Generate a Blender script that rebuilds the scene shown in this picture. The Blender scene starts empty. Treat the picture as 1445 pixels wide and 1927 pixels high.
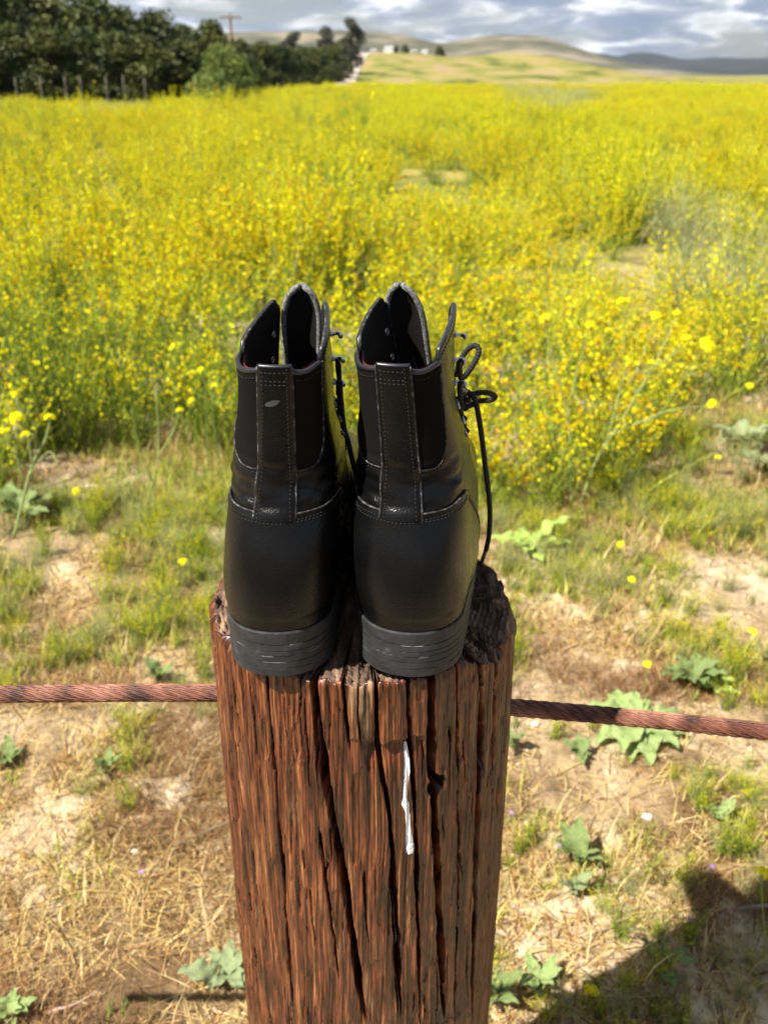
import bpy, math, random
import numpy as np
from mathutils import Vector, Matrix

# ------------------------------------------------------------------ camera, world, sun, exposure
SC = bpy.context.scene
COL = SC.collection
FPX, CX, CY = 1700.0, 722.5, 963.5
PITCH = math.atan((963.5 - 140.0) / FPX)
CAMZ = 1.25
cam = bpy.data.cameras.new('camera'); camo = bpy.data.objects.new('camera', cam); COL.objects.link(camo)
cam.sensor_fit = 'VERTICAL'; cam.sensor_height = 36.0; cam.lens = FPX / 1927.0 * 36.0
camo.location = (0, 0, CAMZ); camo.rotation_euler = (math.pi / 2 - PITCH, 0, 0)
cam.clip_start = 0.02; cam.clip_end = 20000
cam.dof.use_dof = True; cam.dof.focus_distance = 0.575; cam.dof.aperture_fstop = 11.0
SC.camera = camo

SUN_EL, SUN_AZ = math.radians(53), math.radians(31)       # light travels towards +x and away from the camera
LDIR = Vector((math.cos(SUN_AZ) * math.cos(SUN_EL), math.sin(SUN_AZ) * math.cos(SUN_EL), -math.sin(SUN_EL)))
sun = bpy.data.lights.new('sun', 'SUN'); suno = bpy.data.objects.new('sun', sun); COL.objects.link(suno)
sun.energy = 5.0; sun.angle = math.radians(0.5); sun.color = (1.0, 0.95, 0.86)
suno.rotation_euler = LDIR.to_track_quat('-Z', 'Y').to_euler()

W = bpy.data.worlds.new('World'); SC.world = W; W.use_nodes = True
nt = W.node_tree; nt.nodes.clear()
def N(tree, t, **kw):
    n = tree.nodes.new(t)
    for k, v in kw.items():
        if k == 'inp':
            for a, b in v.items(): n.inputs[a].default_value = b
        else: setattr(n, k, v)
    return n
def ramp(tree, stops, interp='LINEAR'):
    r = tree.nodes.new('ShaderNodeValToRGB'); r.color_ramp.interpolation = interp
    els = r.color_ramp.elements
    while len(els) < len(stops): els.new(0.5)
    for e, (p, c) in zip(els, stops):
        e.position = p; e.color = c if len(c) == 4 else (*c, 1)
    return r
def build_sky():
    L = nt.links.new
    sky = N(nt, 'ShaderNodeTexSky', sky_type='NISHITA', sun_disc=False)
    sky.sun_elevation = SUN_EL; sky.sun_rotation = math.atan2(-LDIR.x, -LDIR.y)
    tc = N(nt, 'ShaderNodeTexCoord')
    sep = N(nt, 'ShaderNodeSeparateXYZ'); L(tc.outputs['Generated'], sep.inputs[0])
    # clouds on a flat layer high above: direction divided by its height
    zz = N(nt, 'ShaderNodeMath', operation='ABSOLUTE'); L(sep.outputs[2], zz.inputs[0])
    za = N(nt, 'ShaderNodeMath', operation='ADD', inp={1: 0.24}); L(zz.outputs[0], za.inputs[0])
    dv = N(nt, 'ShaderNodeVectorMath', operation='DIVIDE')
    cb = N(nt, 'ShaderNodeCombineXYZ')
    for i in range(3): L(za.outputs[0], cb.inputs[i])
    L(tc.outputs['Generated'], dv.inputs[0]); L(cb.outputs[0], dv.inputs[1])
    mp = N(nt, 'ShaderNodeMapping'); mp.inputs['Location'].default_value = (3.1, 1.65, 0.4); L(dv.outputs[0], mp.inputs[0])
    n1 = N(nt, 'ShaderNodeTexNoise', inp={'Scale': 2.2, 'Detail': 9.0, 'Roughness': 0.56, 'Distortion': 0.35}); L(mp.outputs[0], n1.inputs['Vector'])
    n2 = N(nt, 'ShaderNodeTexNoise', inp={'Scale': 4.2, 'Detail': 8.0, 'Roughness': 0.55, 'Distortion': 0.4})
    mp2 = N(nt, 'ShaderNodeMapping'); mp2.inputs['Location'].default_value = (8.3, 0.7, 2.0); L(dv.outputs[0], mp2.inputs[0]); L(mp2.outputs[0], n2.inputs['Vector'])
    mask = ramp(nt, [(0.40, (0, 0, 0)), (0.56, (1, 1, 1))]); L(n1.outputs['Fac'], mask.inputs[0])
    ccol = ramp(nt, [(0.32, (0.20, 0.28, 0.44)), (0.45, (0.32, 0.39, 0.53)), (0.52, (0.60, 0.66, 0.77)), (0.585, (1.35, 1.35, 1.35))]); L(n2.outputs['Fac'], ccol.inputs[0])
    sk = N(nt, 'ShaderNodeMix', data_type='RGBA', blend_type='MULTIPLY'); sk.inputs['Factor'].default_value = 1.0
    L(sky.outputs[0], sk.inputs['A']); sk.inputs['B'].default_value = (0.085, 0.085, 0.085, 1)
    mx = N(nt, 'ShaderNodeMix', data_type='RGBA')
    L(mask.outputs[0], mx.inputs['Factor']); L(sk.outputs['Result'], mx.inputs['A']); L(ccol.outputs[0], mx.inputs['B'])
    bg = N(nt, 'ShaderNodeBackground'); L(mx.outputs['Result'], bg.inputs[0]); bg.inputs[1].default_value = 0.36
    out = N(nt, 'ShaderNodeOutputWorld'); L(bg.outputs[0], out.inputs[0])
build_sky()
SC.view_settings.view_transform = 'Standard'; SC.view_settings.look = 'None'
SC.view_settings.exposure = 1.35; SC.view_settings.gamma = 1.0
SC.cycles.use_denoising = True
SC.cycles.max_bounces = 6; SC.cycles.transparent_max_bounces = 6

rng = np.random.default_rng(11)
random.seed(5)

# ------------------------------------------------------------------ helpers
def ray(px, py):
    u = (px - CX) / FPX; v = -(py - CY) / FPX
    c, s = math.cos(PITCH), math.sin(PITCH)
    return np.array([u, c + v * s, -s + v * c])
def at_y(px, py, y):
    d = ray(px, py); return np.array([0, 0, CAMZ]) + d * (y / d[1])
def at_z(px, py, z=0.0):
    d = ray(px, py); return np.array([0, 0, CAMZ]) + d * ((z - CAMZ) / d[2])
def sstep(a, b, x):
    t = np.clip((np.asarray(x, float) - a) / (b - a), 0, 1); return t * t * (3 - 2 * t)
_TAB = np.random.default_rng(3).random((512, 512))
def vn(x, y, seed=0):
    x = np.asarray(x, float) + seed * 17.31; y = np.asarray(y, float) + seed * 7.77
    xi = np.floor(x).astype(int); yi = np.floor(y).astype(int)
    fx = x - xi; fy = y - yi
    fx = fx * fx * (3 - 2 * fx); fy = fy * fy * (3 - 2 * fy)
    g = lambda a, b: _TAB[a % 512, b % 512]
    return (g(xi, yi) * (1 - fx) * (1 - fy) + g(xi + 1, yi) * fx * (1 - fy) + g(xi, yi + 1) * (1 - fx) * fy + g(xi + 1, yi + 1) * fx * fy)
def fbm(x, y, seed=0, o=4):
    r = 0; a = 0.5; 
    for i in range(o): r = r + a * (vn(x * 2 ** i, y * 2 ** i, seed + i * 3) - 0.5); a *= 0.5
    return r
def cubic(tab):
    X = np.array([t[0] for t in tab], float); Y = np.array([t[1] for t in tab], float)
    m = np.gradient(Y, X)
    for i in range(len(X) - 1):                                     # keep it monotone
        d = (Y[i + 1] - Y[i]) / (X[i + 1] - X[i])
        if d == 0: m[i] = m[i + 1] = 0
    def f(x):
        x = np.clip(np.asarray(x, float), X[0], X[-1]); i = np.clip(np.searchsorted(X, x) - 1, 0, len(X) - 2)
        h = X[i + 1] - X[i]; t = (x - X[i]) / h
        return ((2*t**3 - 3*t**2 + 1) * Y[i] + (t**3 - 2*t**2 + t) * h * m[i] + (-2*t**3 + 3*t**2) * Y[i+1] + (t**3 - t**2) * h * m[i+1])
    return f
def mesh_np(name, V, F, mats=None, smooth=True, col=None, uv=None, mi=None):
    """V (n,3); F int array (m,k) or list of such arrays"""
    V = np.ascontiguousarray(V, dtype=np.float32)
    Fs = [np.asarray(f, np.int32) for f in (F if isinstance(F, list) else [F]) if len(f)]
    me = bpy.data.meshes.new(name)
    nl = sum(f.size for f in Fs); npoly = sum(len(f) for f in Fs)
    me.vertices.add(len(V)); me.vertices.foreach_set('co', V.ravel())
    me.loops.add(nl); li = np.concatenate([f.ravel() for f in Fs]).astype(np.int32); me.loops.foreach_set('vertex_index', li)
    me.polygons.add(npoly)
    tot = np.concatenate([np.full(len(f), f.shape[1], np.int32) for f in Fs])
    st = np.concatenate([[0], np.cumsum(tot)[:-1]]).astype(np.int32)
    me.polygons.foreach_set('loop_start', st)
    try: me.polygons.foreach_set('loop_total', tot)
    except Exception: pass
    me.polygons.foreach_set('use_smooth', np.full(npoly, smooth, bool))
    if uv is not None:
        l = me.uv_layers.new(name='UVMap'); l.data.foreach_set('uv', np.asarray(uv, np.float32)[li].ravel())
    if col is not None:
        a = me.color_attributes.new('Col', 'FLOAT_COLOR', 'POINT')
        c = np.ones((len(V), 4), np.float32); c[:, :col.shape[1]] = col; a.data.foreach_set('color', c.ravel())
    if mi is not None: me.polygons.foreach_set('material_index', np.asarray(mi, np.int32))
    me.update(calc_edges=True); me.validate()
    for m in (mats if isinstance(mats, (list, tuple)) else [mats]):
        if m: me.materials.append(m)
    return me
def obj(name, me, parent=None, loc=None):
    o = bpy.data.objects.new(name, me); COL.objects.link(o)
    if parent: o.parent = parent
    if loc is not None: o.location = loc
    return o
def tag(o, label=None, cat=None, group=None, kind=None):
    if label: o['label'] = label
    if cat: o['category'] = cat
    if group: o['group'] = group
    if kind: o['kind'] = kind
    return o
def thing(name, label, cat, loc=(0, 0, 0), rz=0, group=None):
    o = obj(name, None, None, loc); o.rotation_euler = (0, 0, rz); o.empty_display_size = 0.05
    return tag(o, label, cat, group)
def grid_faces(r, c, wrap=False):
    i = np.arange(r - 1)[:, None]; j = np.arange(c if wrap else c - 1)[None]
    a = i * c + j; b = i * c + (j + 1) % c
    return np.stack([a, b, b + c, a + c], -1).reshape(-1, 4)
def catmull(P, n=8, closed=False):
    P = np.asarray(P, float)
    Q = np.vstack([2 * P[0] - P[1], P, 2 * P[-1] - P[-2]]) if not closed else np.vstack([P[-1], P, P[0], P[1]])
    out = []
    for i in range(1, len(Q) - 2):
        t = np.linspace(0, 1, n, endpoint=False)[:, None]
        p0, p1, p2, p3 = Q[i - 1], Q[i], Q[i + 1], Q[i + 2]
        out.append(0.5 * (2 * p1 + (-p0 + p2) * t + (2 * p0 - 5 * p1 + 4 * p2 - p3) * t ** 2 + (-p0 + 3 * p1 - 3 * p2 + p3) * t ** 3))
    if not closed: out.append(Q[-2][None])
    return np.vstack(out)
def tube(P, r, k=8, cap=True):
    P = np.asarray(P, float); n = len(P); r = np.broadcast_to(np.asarray(r, float), (n,))
    T = np.gradient(P, axis=0); T /= np.linalg.norm(T, axis=1)[:, None] + 1e-12
    nrm = np.cross(T[0], [0.31, 0.17, 0.93]); 
    if np.linalg.norm(nrm) < 1e-3: nrm = np.cross(T[0], [1, 0, 0])
    Ns = []
    for t in T:
        nrm = nrm - t * nrm.dot(t); nrm /= np.linalg.norm(nrm) + 1e-12; Ns.append(nrm)
    Ns = np.array(Ns); B = np.cross(T, Ns)
    a = np.linspace(0, 2 * math.pi, k, endpoint=False)
    V = P[:, None] + r[:, None, None] * (np.cos(a)[None, :, None] * Ns[:, None] + np.sin(a)[None, :, None] * B[:, None])
    V = V.reshape(-1, 3); F = [grid_faces(n, k, True)]
    if cap:
        F.append(np.array([list(range(k))[::-1], [(n - 1) * k + j for j in range(k)]]))
    return V, F
class Bag:
    def __init__(s): s.V = []; s.F = {}; s.C = []; s.n = 0
    def add(s, V, F, col=None):
        for f in (F if isinstance(F, list) else [F]):
            f = np.asarray(f); s.F.setdefault(f.shape[1], []).append(f + s.n)
        s.V.append(np.asarray(V, float)); s.n += len(V)
        if col is not None: s.C.append(np.broadcast_to(np.asarray(col, float), (len(V), 3)))
        return s
    def mesh(s, name, mat, smooth=True):
        return mesh_np(name, np.vstack(s.V), [np.vstack(f) for f in s.F.values()], mat, smooth, np.vstack(s.C) if s.C else None)
def box_vf(c, s):
    c = np.array(c); s = np.array(s) / 2
    V = np.array([[x, y, z] for z in (-1, 1) for y in (-1, 1) for x in (-1, 1)]) * s + c
    F = np.array([[0, 2, 3, 1], [4, 5, 7, 6], [0, 1, 5, 4], [2, 6, 7, 3], [0, 4, 6, 2], [1, 3, 7, 5]])
    return V, F

# ------------------------------------------------------------------ materials
def mat(name, base, rough=0.6, spec=0.5, bump=None, noise=None, attr=False, trans=0.0, extra=None):
    """noise: (scale3, [(pos,col)...], detail) colour variation; bump: list of (scale3, strength, dist)"""
    m = bpy.data.materials.new(name); m.use_nodes = True; t = m.node_tree; L = t.links.new
    b = t.nodes['Principled BSDF']; b.inputs['Base Color'].default_value = (*base, 1); b.inputs['Roughness'].default_value = rough
    b.inputs['Specular IOR Level'].default_value = spec
    tc = N(t, 'ShaderNodeTexCoord')
    colout = None
    if attr:
        a = N(t, 'ShaderNodeAttribute', attribute_name='Col'); colout = a.outputs['Color']
    if noise:
        mp = N(t, 'ShaderNodeMapping'); mp.inputs['Scale'].default_value = noise[0]; L(tc.outputs[noise[3] if len(noise) > 3 else 'Object'], mp.inputs[0])
        n = N(t, 'ShaderNodeTexNoise', inp={'Scale': 1.0, 'Detail': noise[2], 'Roughness': 0.6}); L(mp.outputs[0], n.inputs['Vector'])
        r = ramp(t, noise[1]); L(n.outputs['Fac'], r.inputs[0])
        if colout is not None:
            mx = N(t, 'ShaderNodeMix', data_type='RGBA', blend_type='MULTIPLY'); mx.inputs['Factor'].default_value = 1
            L(colout, mx.inputs['A']); L(r.outputs[0], mx.inputs['B']); colout = mx.outputs['Result']
        else: colout = r.outputs[0]
    if colout is not None: L(colout, b.inputs['Base Color'])
    prev = None
    for s3, st, dist in (bump or []):
        mp = N(t, 'ShaderNodeMapping'); mp.inputs['Scale'].default_value = s3; L(tc.outputs['Object'], mp.inputs[0])
        n = N(t, 'ShaderNodeTexNoise', inp={'Scale': 1.0, 'Detail': 4.0, 'Roughness': 0.6}); L(mp.outputs[0], n.inputs['Vector'])
        bp = N(t, 'ShaderNodeBump', inp={'Strength': st, 'Distance': dist}); L(n.outputs['Fac'], bp.inputs['Height'])
        if prev: L(prev, bp.inputs['Normal'])
        prev = bp.outputs[0]
    if prev: L(prev, b.inputs['Normal'])
    if trans > 0:
        tr = N(t, 'ShaderNodeBsdfTranslucent'); mx = N(t, 'ShaderNodeMixShader'); mx.inputs[0].default_value = trans
        if colout is not None: L(colout, tr.inputs['Color'])
        else: tr.inputs['Color'].default_value = (*base, 1)
        o = t.nodes['Material Output']; L(b.outputs[0], mx.inputs[1]); L(tr.outputs[0], mx.inputs[2]); L(mx.outputs[0], o.inputs[0])
    if extra: extra(t, b, tc)
    return m

def leather_extra(t, b, tc):
    L = t.links.new
    v = N(t, 'ShaderNodeTexVoronoi', feature='SMOOTH_F1', inp={'Scale': 900.0, 'Smoothness': 0.6}); L(tc.outputs['Object'], v.inputs['Vector'])
    n = N(t, 'ShaderNodeTexNoise', inp={'Scale': 55.0, 'Detail': 5.0}); L(tc.outputs['Object'], n.inputs['Vector'])
    b1 = N(t, 'ShaderNodeBump', inp={'Strength': 0.36, 'Distance': 0.0005}); L(v.outputs['Distance'], b1.inputs['Height'])
    b2 = N(t, 'ShaderNodeBump', inp={'Strength': 0.25, 'Distance': 0.0012}); L(n.outputs['Fac'], b2.inputs['Height']); L(b1.outputs[0], b2.inputs['Normal'])
    L(b2.outputs[0], b.inputs['Normal'])
    n3 = N(t, 'ShaderNodeTexNoise', inp={'Scale': 30.0, 'Detail': 6.0, 'Roughness': 0.65}); L(tc.outputs['Object'], n3.inputs['Vector'])
    rr = ramp(t, [(0.35, (0.22,) * 3), (0.7, (0.38,) * 3)]); L(n3.outputs['Fac'], rr.inputs[0]); L(rr.outputs[0], b.inputs['Roughness'])
M = {}
M['leather'] = mat('black_leather', (0.014, 0.014, 0.015), 0.42, 0.22, extra=leather_extra,
                   noise=((35, 35, 35), [(0.3, (0.0020, 0.0020, 0.0022)), (0.64, (0.0034, 0.0034, 0.0036)), (0.80, (0.010, 0.0098, 0.0094))], 8.0))
M['edge'] = mat('raw_leather_edge', (0.2, 0.2, 0.2), 0.8, 0.3, noise=((300, 300, 300), [(0.38, (0.006, 0.006, 0.007)), (0.54, (0.028, 0.028, 0.029)), (0.68, (0.12, 0.12, 0.118))], 3.0))
M['binding'] = mat('collar_binding', (0.010, 0.010, 0.014), 0.35)
M['elastic'] = mat('elastic_webbing', (0.0035, 0.0032, 0.0032), 0.85, 0.12)
M['lining'] = mat('boot_lining', (0.008, 0.0075, 0.007), 0.8, 0.15, bump=[((600, 600, 600), 0.3, 0.0005)])
M['red'] = mat('red_brown_lining_tape', (0.16, 0.035, 0.028), 0.75, 0.3)
M['suede'] = mat('tongue_suede', (0.07, 0.07, 0.07), 0.9, 0.2, noise=((500, 500, 500), [(0.3, (0.03, 0.03, 0.03)), (0.7, (0.26, 0.26, 0.26))], 3.0), bump=[((700, 700, 700), 0.8, 0.0008)])
M['rubber'] = mat('black_rubber', (0.03, 0.032, 0.035), 0.62, 0.4,
                  noise=((75, 75, 110), [(0.34, (0.011, 0.012, 0.013)), (0.56, (0.020, 0.022, 0.024)), (0.72, (0.045, 0.046, 0.047))], 8.0), bump=[((500, 500, 500), 0.25, 0.0005)])
M['scuff'] = mat('scuffed_leather', (0.05, 0.05, 0.05), 0.7, 0.3, bump=[((900, 900, 900), 0.5, 0.0004)])
M['scratch'] = mat('dusty_scratch', (0.20, 0.20, 0.20), 0.8, 0.2)
M['thread'] = mat('black_thread', (0.007, 0.007, 0.0075), 0.6, 0.3)
M['lace'] = mat('black_lace', (0.012, 0.012, 0.013), 0.75, 0.3, bump=[((900, 900, 900), 0.7, 0.0006)])
M['aglet'] = mat('clear_dark_aglet', (0.05, 0.05, 0.055), 0.25)
def metal_extra(t, b, tc): b.inputs['Metallic'].default_value = 1.0
M['metal'] = mat('nickel', (0.5, 0.5, 0.52), 0.3, extra=metal_extra)

# ------------------------------------------------------------------ ground
def gz(x, y):
    x = np.asarray(x, float); y = np.asarray(y, float)
    near = 1 - sstep(6, 20, np.hypot(x, y))
    g = 0.05 * fbm(x / 0.9, y / 0.9, 1, 3) + near * (0.045 * fbm(x / 0.22, y / 0.22, 5, 4))
    return g
def make_ground():
    def axis(lo, hi, fine_lo, fine_hi, step, grow):
        a = list(np.arange(fine_lo, fine_hi, step)); s = step; v = a[-1]
        while v < hi: s *= grow; v += s; a.append(min(v, hi))
        s = step; v = a[0]; pre = []
        while v > lo: s *= grow; v -= s; pre.append(max(v, lo))
        return np.array(pre[::-1] + a)
    xs = axis(-4500, 4500, -1.3, 1.5, 0.012, 1.09); ys = axis(-60, 5200, 0.6, 3.2, 0.012, 1.07)
    X, Y = np.meshgrid(xs, ys); Z = gz(X, Y)
    clod = np.maximum(0, vn(X / 0.05, Y / 0.05, 9) - 0.62) * 0.035 + np.maximum(0, vn(X / 0.026, Y / 0.026, 12) - 0.66) * 0.02
    Z = Z + clod * (1 - sstep(2.5, 4, np.hypot(X, Y)))
    V = np.stack([X, Y, Z], -1).reshape(-1, 3)
    def ex(t, b, tc):
        L = t.links.new
        def noi(s, d, seed):
            mp = N(t, 'ShaderNodeMapping'); mp.inputs['Location'].default_value = (seed, seed * 2, 0); L(tc.outputs['Object'], mp.inputs[0])
            n = N(t, 'ShaderNodeTexNoise', inp={'Scale': s, 'Detail': d, 'Roughness': 0.62}); L(mp.outputs[0], n.inputs['Vector']); return n
        a = noi(2.6, 6, 1.0); ra = ramp(t, [(0.36, (0.14, 0.086, 0.042)), (0.48, (0.33, 0.24, 0.13)), (0.60, (0.52, 0.42, 0.285))]); L(a.outputs['Fac'], ra.inputs[0])
        c = noi(60, 5, 3.0); rc = ramp(t, [(0.3, (0.62, 0.6, 0.58)), (0.55, (1, 1, 1)), (0.72, (1.25, 1.25, 1.22))]); L(c.outputs['Fac'], rc.inputs[0])
        mx = N(t, 'ShaderNodeMix', data_type='RGBA', blend_type='MULTIPLY'); mx.inputs['Factor'].default_value = 1; L(ra.outputs[0], mx.inputs['A']); L(rc.outputs[0], mx.inputs['B'])
        # beyond the bare strip the soil is overgrown
        g = N(t, 'ShaderNodeNewGeometry'); sp = N(t, 'ShaderNodeSeparateXYZ'); L(g.outputs['Position'], sp.inputs[0])
        mr = N(t, 'ShaderNodeMapRange', inp={'From Min': 3.0, 'From Max': 9.0}); L(sp.outputs[1], mr.inputs['Value'])
        e = noi(0.5, 6, 6.0); re = ramp(t, [(0.35, (0.10, 0.115, 0.025)), (0.6, (0.24, 0.21, 0.05)), (0.75, (0.32, 0.25, 0.09))]); L(e.outputs['Fac'], re.inputs[0])
        m2 = N(t, 'ShaderNodeMix', data_type='RGBA'); L(mr.outputs[0], m2.inputs['Factor']); L(mx.outputs['Result'], m2.inputs['A']); L(re.outputs[0], m2.inputs['B'])
        L(m2.outputs['Result'], b.inputs['Base Color'])
        bp = N(t, 'ShaderNodeBump', inp={'Strength': 0.7, 'Distance': 0.012}); n3 = noi(110, 6, 5.0); L(n3.outputs['Fac'], bp.inputs['Height']); L(bp.outputs[0], b.inputs['Normal'])
    m = mat('sandy_soil', (0.3, 0.2, 0.12), 0.95, 0.15, extra=ex)
    tag(obj('ground', mesh_np('ground', V, grid_faces(len(ys), len(xs)), m)), kind='structure')
make_ground()

# dark lane added out of view to keep bright sand out of the boots' reflections
V_, F_ = box_vf((0, -4.2, 0.0), (160, 7.0, 0.12))
tag(obj('road', mesh_np('road', V_, F_, mat('added_asphalt', (0.05, 0.05, 0.052), 0.9, 0.2, noise=((3, 3, 3), [(0.3, (0.04, 0.04, 0.042)), (0.7, (0.065, 0.064, 0.062))], 8.0), bump=[((120, 120, 120), 0.6, 0.004)]), False)), kind='structure')

# ------------------------------------------------------------------ far land: hills, mound, road
LAND = {}
def land_z(name, x, y):
    xs, ys, Z = LAND[name]; i = int(np.clip(np.searchsorted(ys, y) - 1, 0, len(ys) - 2)); t = np.clip((y - ys[i]) / (ys[i + 1] - ys[i]), 0, 1)
    return float(np.interp(x, xs, Z[i]) * (1 - t) + np.interp(x, xs, Z[i + 1]) * t)
def hill_mesh(name, pts, d, depth_f, depth_b, m, rough, seed, base=-2.0, nx=160, ny=60):
    xs0 = [at_y(p[0], p[1], d)[0] for p in pts]; zs0 = [at_y(p[0], p[1], d)[2] for p in pts]
    prof = cubic(list(zip(xs0, zs0)))
    xs = np.linspace(xs0[0], xs0[-1], nx); v = np.linspace(-1, 1, ny)
    X, Vv = np.meshgrid(xs, v)
    Y = d + np.where(Vv < 0, Vv * depth_f, Vv * depth_b)
    s = np.where(Vv < 0, sstep(-1, 0, Vv), 1 - 0.999 * sstep(0, 1, Vv))
    H = (prof(X) - base)
    Z = base + H * s
    amp = rough * s * (1 - 0.75 * np.exp(-(Vv / 0.08) ** 2))
    Z = Z + amp * (fbm(X / (depth_f * 0.35), Y / (depth_f * 0.35), seed, 5))
    V = np.stack([X, Y, Z], -1).reshape(-1, 3)
    LAND[name] = (xs, Y[:, 0], Z)
    return tag(obj(name, mesh_np(name, V, grid_faces(ny, nx), m)), kind='structure')
M['chaparral_near'] = mat('dry_chaparral', (0.12, 0.11, 0.08), 0.95, 0.1, noise=((0.016, 0.016, 0.03), [(0.36, (0.05, 0.055, 0.035)), (0.5, (0.10, 0.095, 0.06)), (0.62, (0.2, 0.17, 0.12))], 7.0))
M['chaparral_far'] = mat('dark_shaded_chaparral', (0.05, 0.06, 0.06), 0.95, 0.1, noise=((0.006, 0.006, 0.012), [(0.35, (0.012, 0.017, 0.020)), (0.6, (0.024, 0.028, 0.028)), (0.74, (0.06, 0.055, 0.045))], 7.0))  # dark brush; the shade of an unbuilt cloud is put into its colour
M['mound'] = mat('grassy_mound', (0.3, 0.25, 0.08), 0.95, 0.1, noise=((0.16, 0.06, 0.6), [(0.36, (0.07, 0.085, 0.02)), (0.46, (0.17, 0.165, 0.035)), (0.56, (0.24, 0.19, 0.075)), (0.66, (0.25, 0.175, 0.11))], 6.0))
hill_mesh('far_hills', [(700, 145), (900, 120), (1000, 104), (1060, 94), (1110, 106), (1150, 112), (1180, 104), (1260, 116), (1330, 109), (1390, 114), (1450, 111), (1600, 106), (1750, 118), (1950, 140)], 2600, 900, 900, M['chaparral_far'], 55, 4)
hill_mesh('brown_hills', [(-500, 80), (-200, 66), (200, 74), (430, 62), (560, 60), (690, 63), (760, 70), (830, 84), (880, 77), (950, 72), (1000, 76), (1050, 92), (1100, 112), (1160, 128), (1230, 140), (1300, 150)], 1100, 420, 420, M['chaparral_near'], 16, 8)
hill_mesh('grass_mound', [(420, 150), (560, 142), (640, 122), (670, 104), (700, 100), (770, 101), (850, 108), (905, 104), (960, 99), (1010, 108), (1060, 124), (1130, 139), (1210, 147), (1300, 152)], 260, 160, 90, M['mound'], 1.6, 15, base=-0.3)

# ------------------------------------------------------------------ the post
PC = np.array([-0.016, 0.590]); PR = 0.1155; PTOP = 0.900
def cyl(px, py, r=PR):
    d = ray(px, py)[:2]; o = -PC
    a = d @ d; b = 2 * o @ d; c = o @ o - r * r
    D = b * b - 4 * a * c
    t = (-b - math.sqrt(max(D, 0))) / (2 * a)
    p = np.array([0, 0, CAMZ]) + ray(px, py) * t
    th = math.atan2(p[0] - PC[0], -(p[1] - PC[1]))               # 0 faces the camera, + to the right
    return th * PR, p[2]
CR = []
def crack(pts, w, dep):
    sz = np.array(sorted([cyl(*p) for p in pts], key=lambda q: q[1]))
    CR.append((sz[:, 1], sz[:, 0], w, dep))
crack([(585, 1250), (588, 1290), (615, 1481), (649, 1673), (678, 1866), (690, 1927)], 0.0021, 0.016)
crack([(496, 1262), (498, 1290), (517, 1462), (535, 1720), (552, 1927)], 0.0011, 0.008)
crack([(812, 1250), (813, 1300), (814, 1440), (823, 1600), (834, 1817), (838, 1927)], 0.0023, 0.018)
crack([(766, 1262), (769, 1300), (776, 1410), (786, 1640), (792, 1927)], 0.0011, 0.009)
crack([(706, 1262), (708, 1290), (712, 1410), (733, 1530), (750, 1770), (756, 1927)], 0.0012, 0.009)
crack([(905, 1190), (909, 1300), (900, 1500), (884, 1927)], 0.0020, 0.014)
crack([(934, 1160), (935, 1300), (922, 1600), (905, 1927)], 0.0022, 0.014)
crack([(951, 1150), (950, 1300), (936, 1600), (915, 1900)], 0.0016, 0.012)
crack([(862, 1240), (866, 1400), (862, 1700), (856, 1927)], 0.0009, 0.007)
crack([(430, 1230), (440, 1400), (466, 1650), (490, 1927)], 0.0009, 0.006)
crack([(640, 1265), (650, 1340), (660, 1420)], 0.0010, 0.007)
crack([(735, 1640), (745, 1800), (750, 1927)], 0.0010, 0.008)
crack([(600, 1560), (620, 1700), (640, 1860)], 0.0008, 0.006)
crack([(468, 1290), (480, 1420), (500, 1600)], 0.0007, 0.005)
for k in range(26):                                                 # the sides and the back the photograph does not show
    s0 = (PR * math.pi) * (random.uniform(0.50, 1.5)); s0 = s0 if s0 < PR * math.pi else s0 - 2 * PR * math.pi
    z1 = random.choice([PTOP + 0.01, random.uniform(0.3, 0.8)]); z0 = random.uniform(-0.05, z1 - 0.2)
    CR.append((np.linspace(z0, z1, 6), s0 + np.cumsum(np.random.default_rng(k).normal(0, 0.0015, 6)), random.uniform(0.0008, 0.002), random.uniform(0.006, 0.014)))
hr = random.Random(21)
for k in range(70):                                                 # hairline checks over the lit face
    s0 = hr.uniform(-0.17, 0.17); z1 = hr.uniform(0.52, 0.9); ln = hr.uniform(0.015, 0.09); n_ = 5
    CR.append((np.linspace(z1 - ln, z1, n_), s0 + np.cumsum([hr.gauss(0, 0.0006) for _ in range(n_)]) - 0.03 * np.linspace(-ln, 0, n_), hr.uniform(0.00035, 0.0007), hr.uniform(0.0015, 0.004)))
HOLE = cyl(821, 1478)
NOTCH = (cyl(690, 1400)[0], cyl(800, 1400)[0], cyl(740, 1398)[1])
FLK = (cyl(655, 1300)[0], cyl(704, 1300)[0], cyl(680, 1390)[1], cyl(680, 1255)[1])
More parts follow.
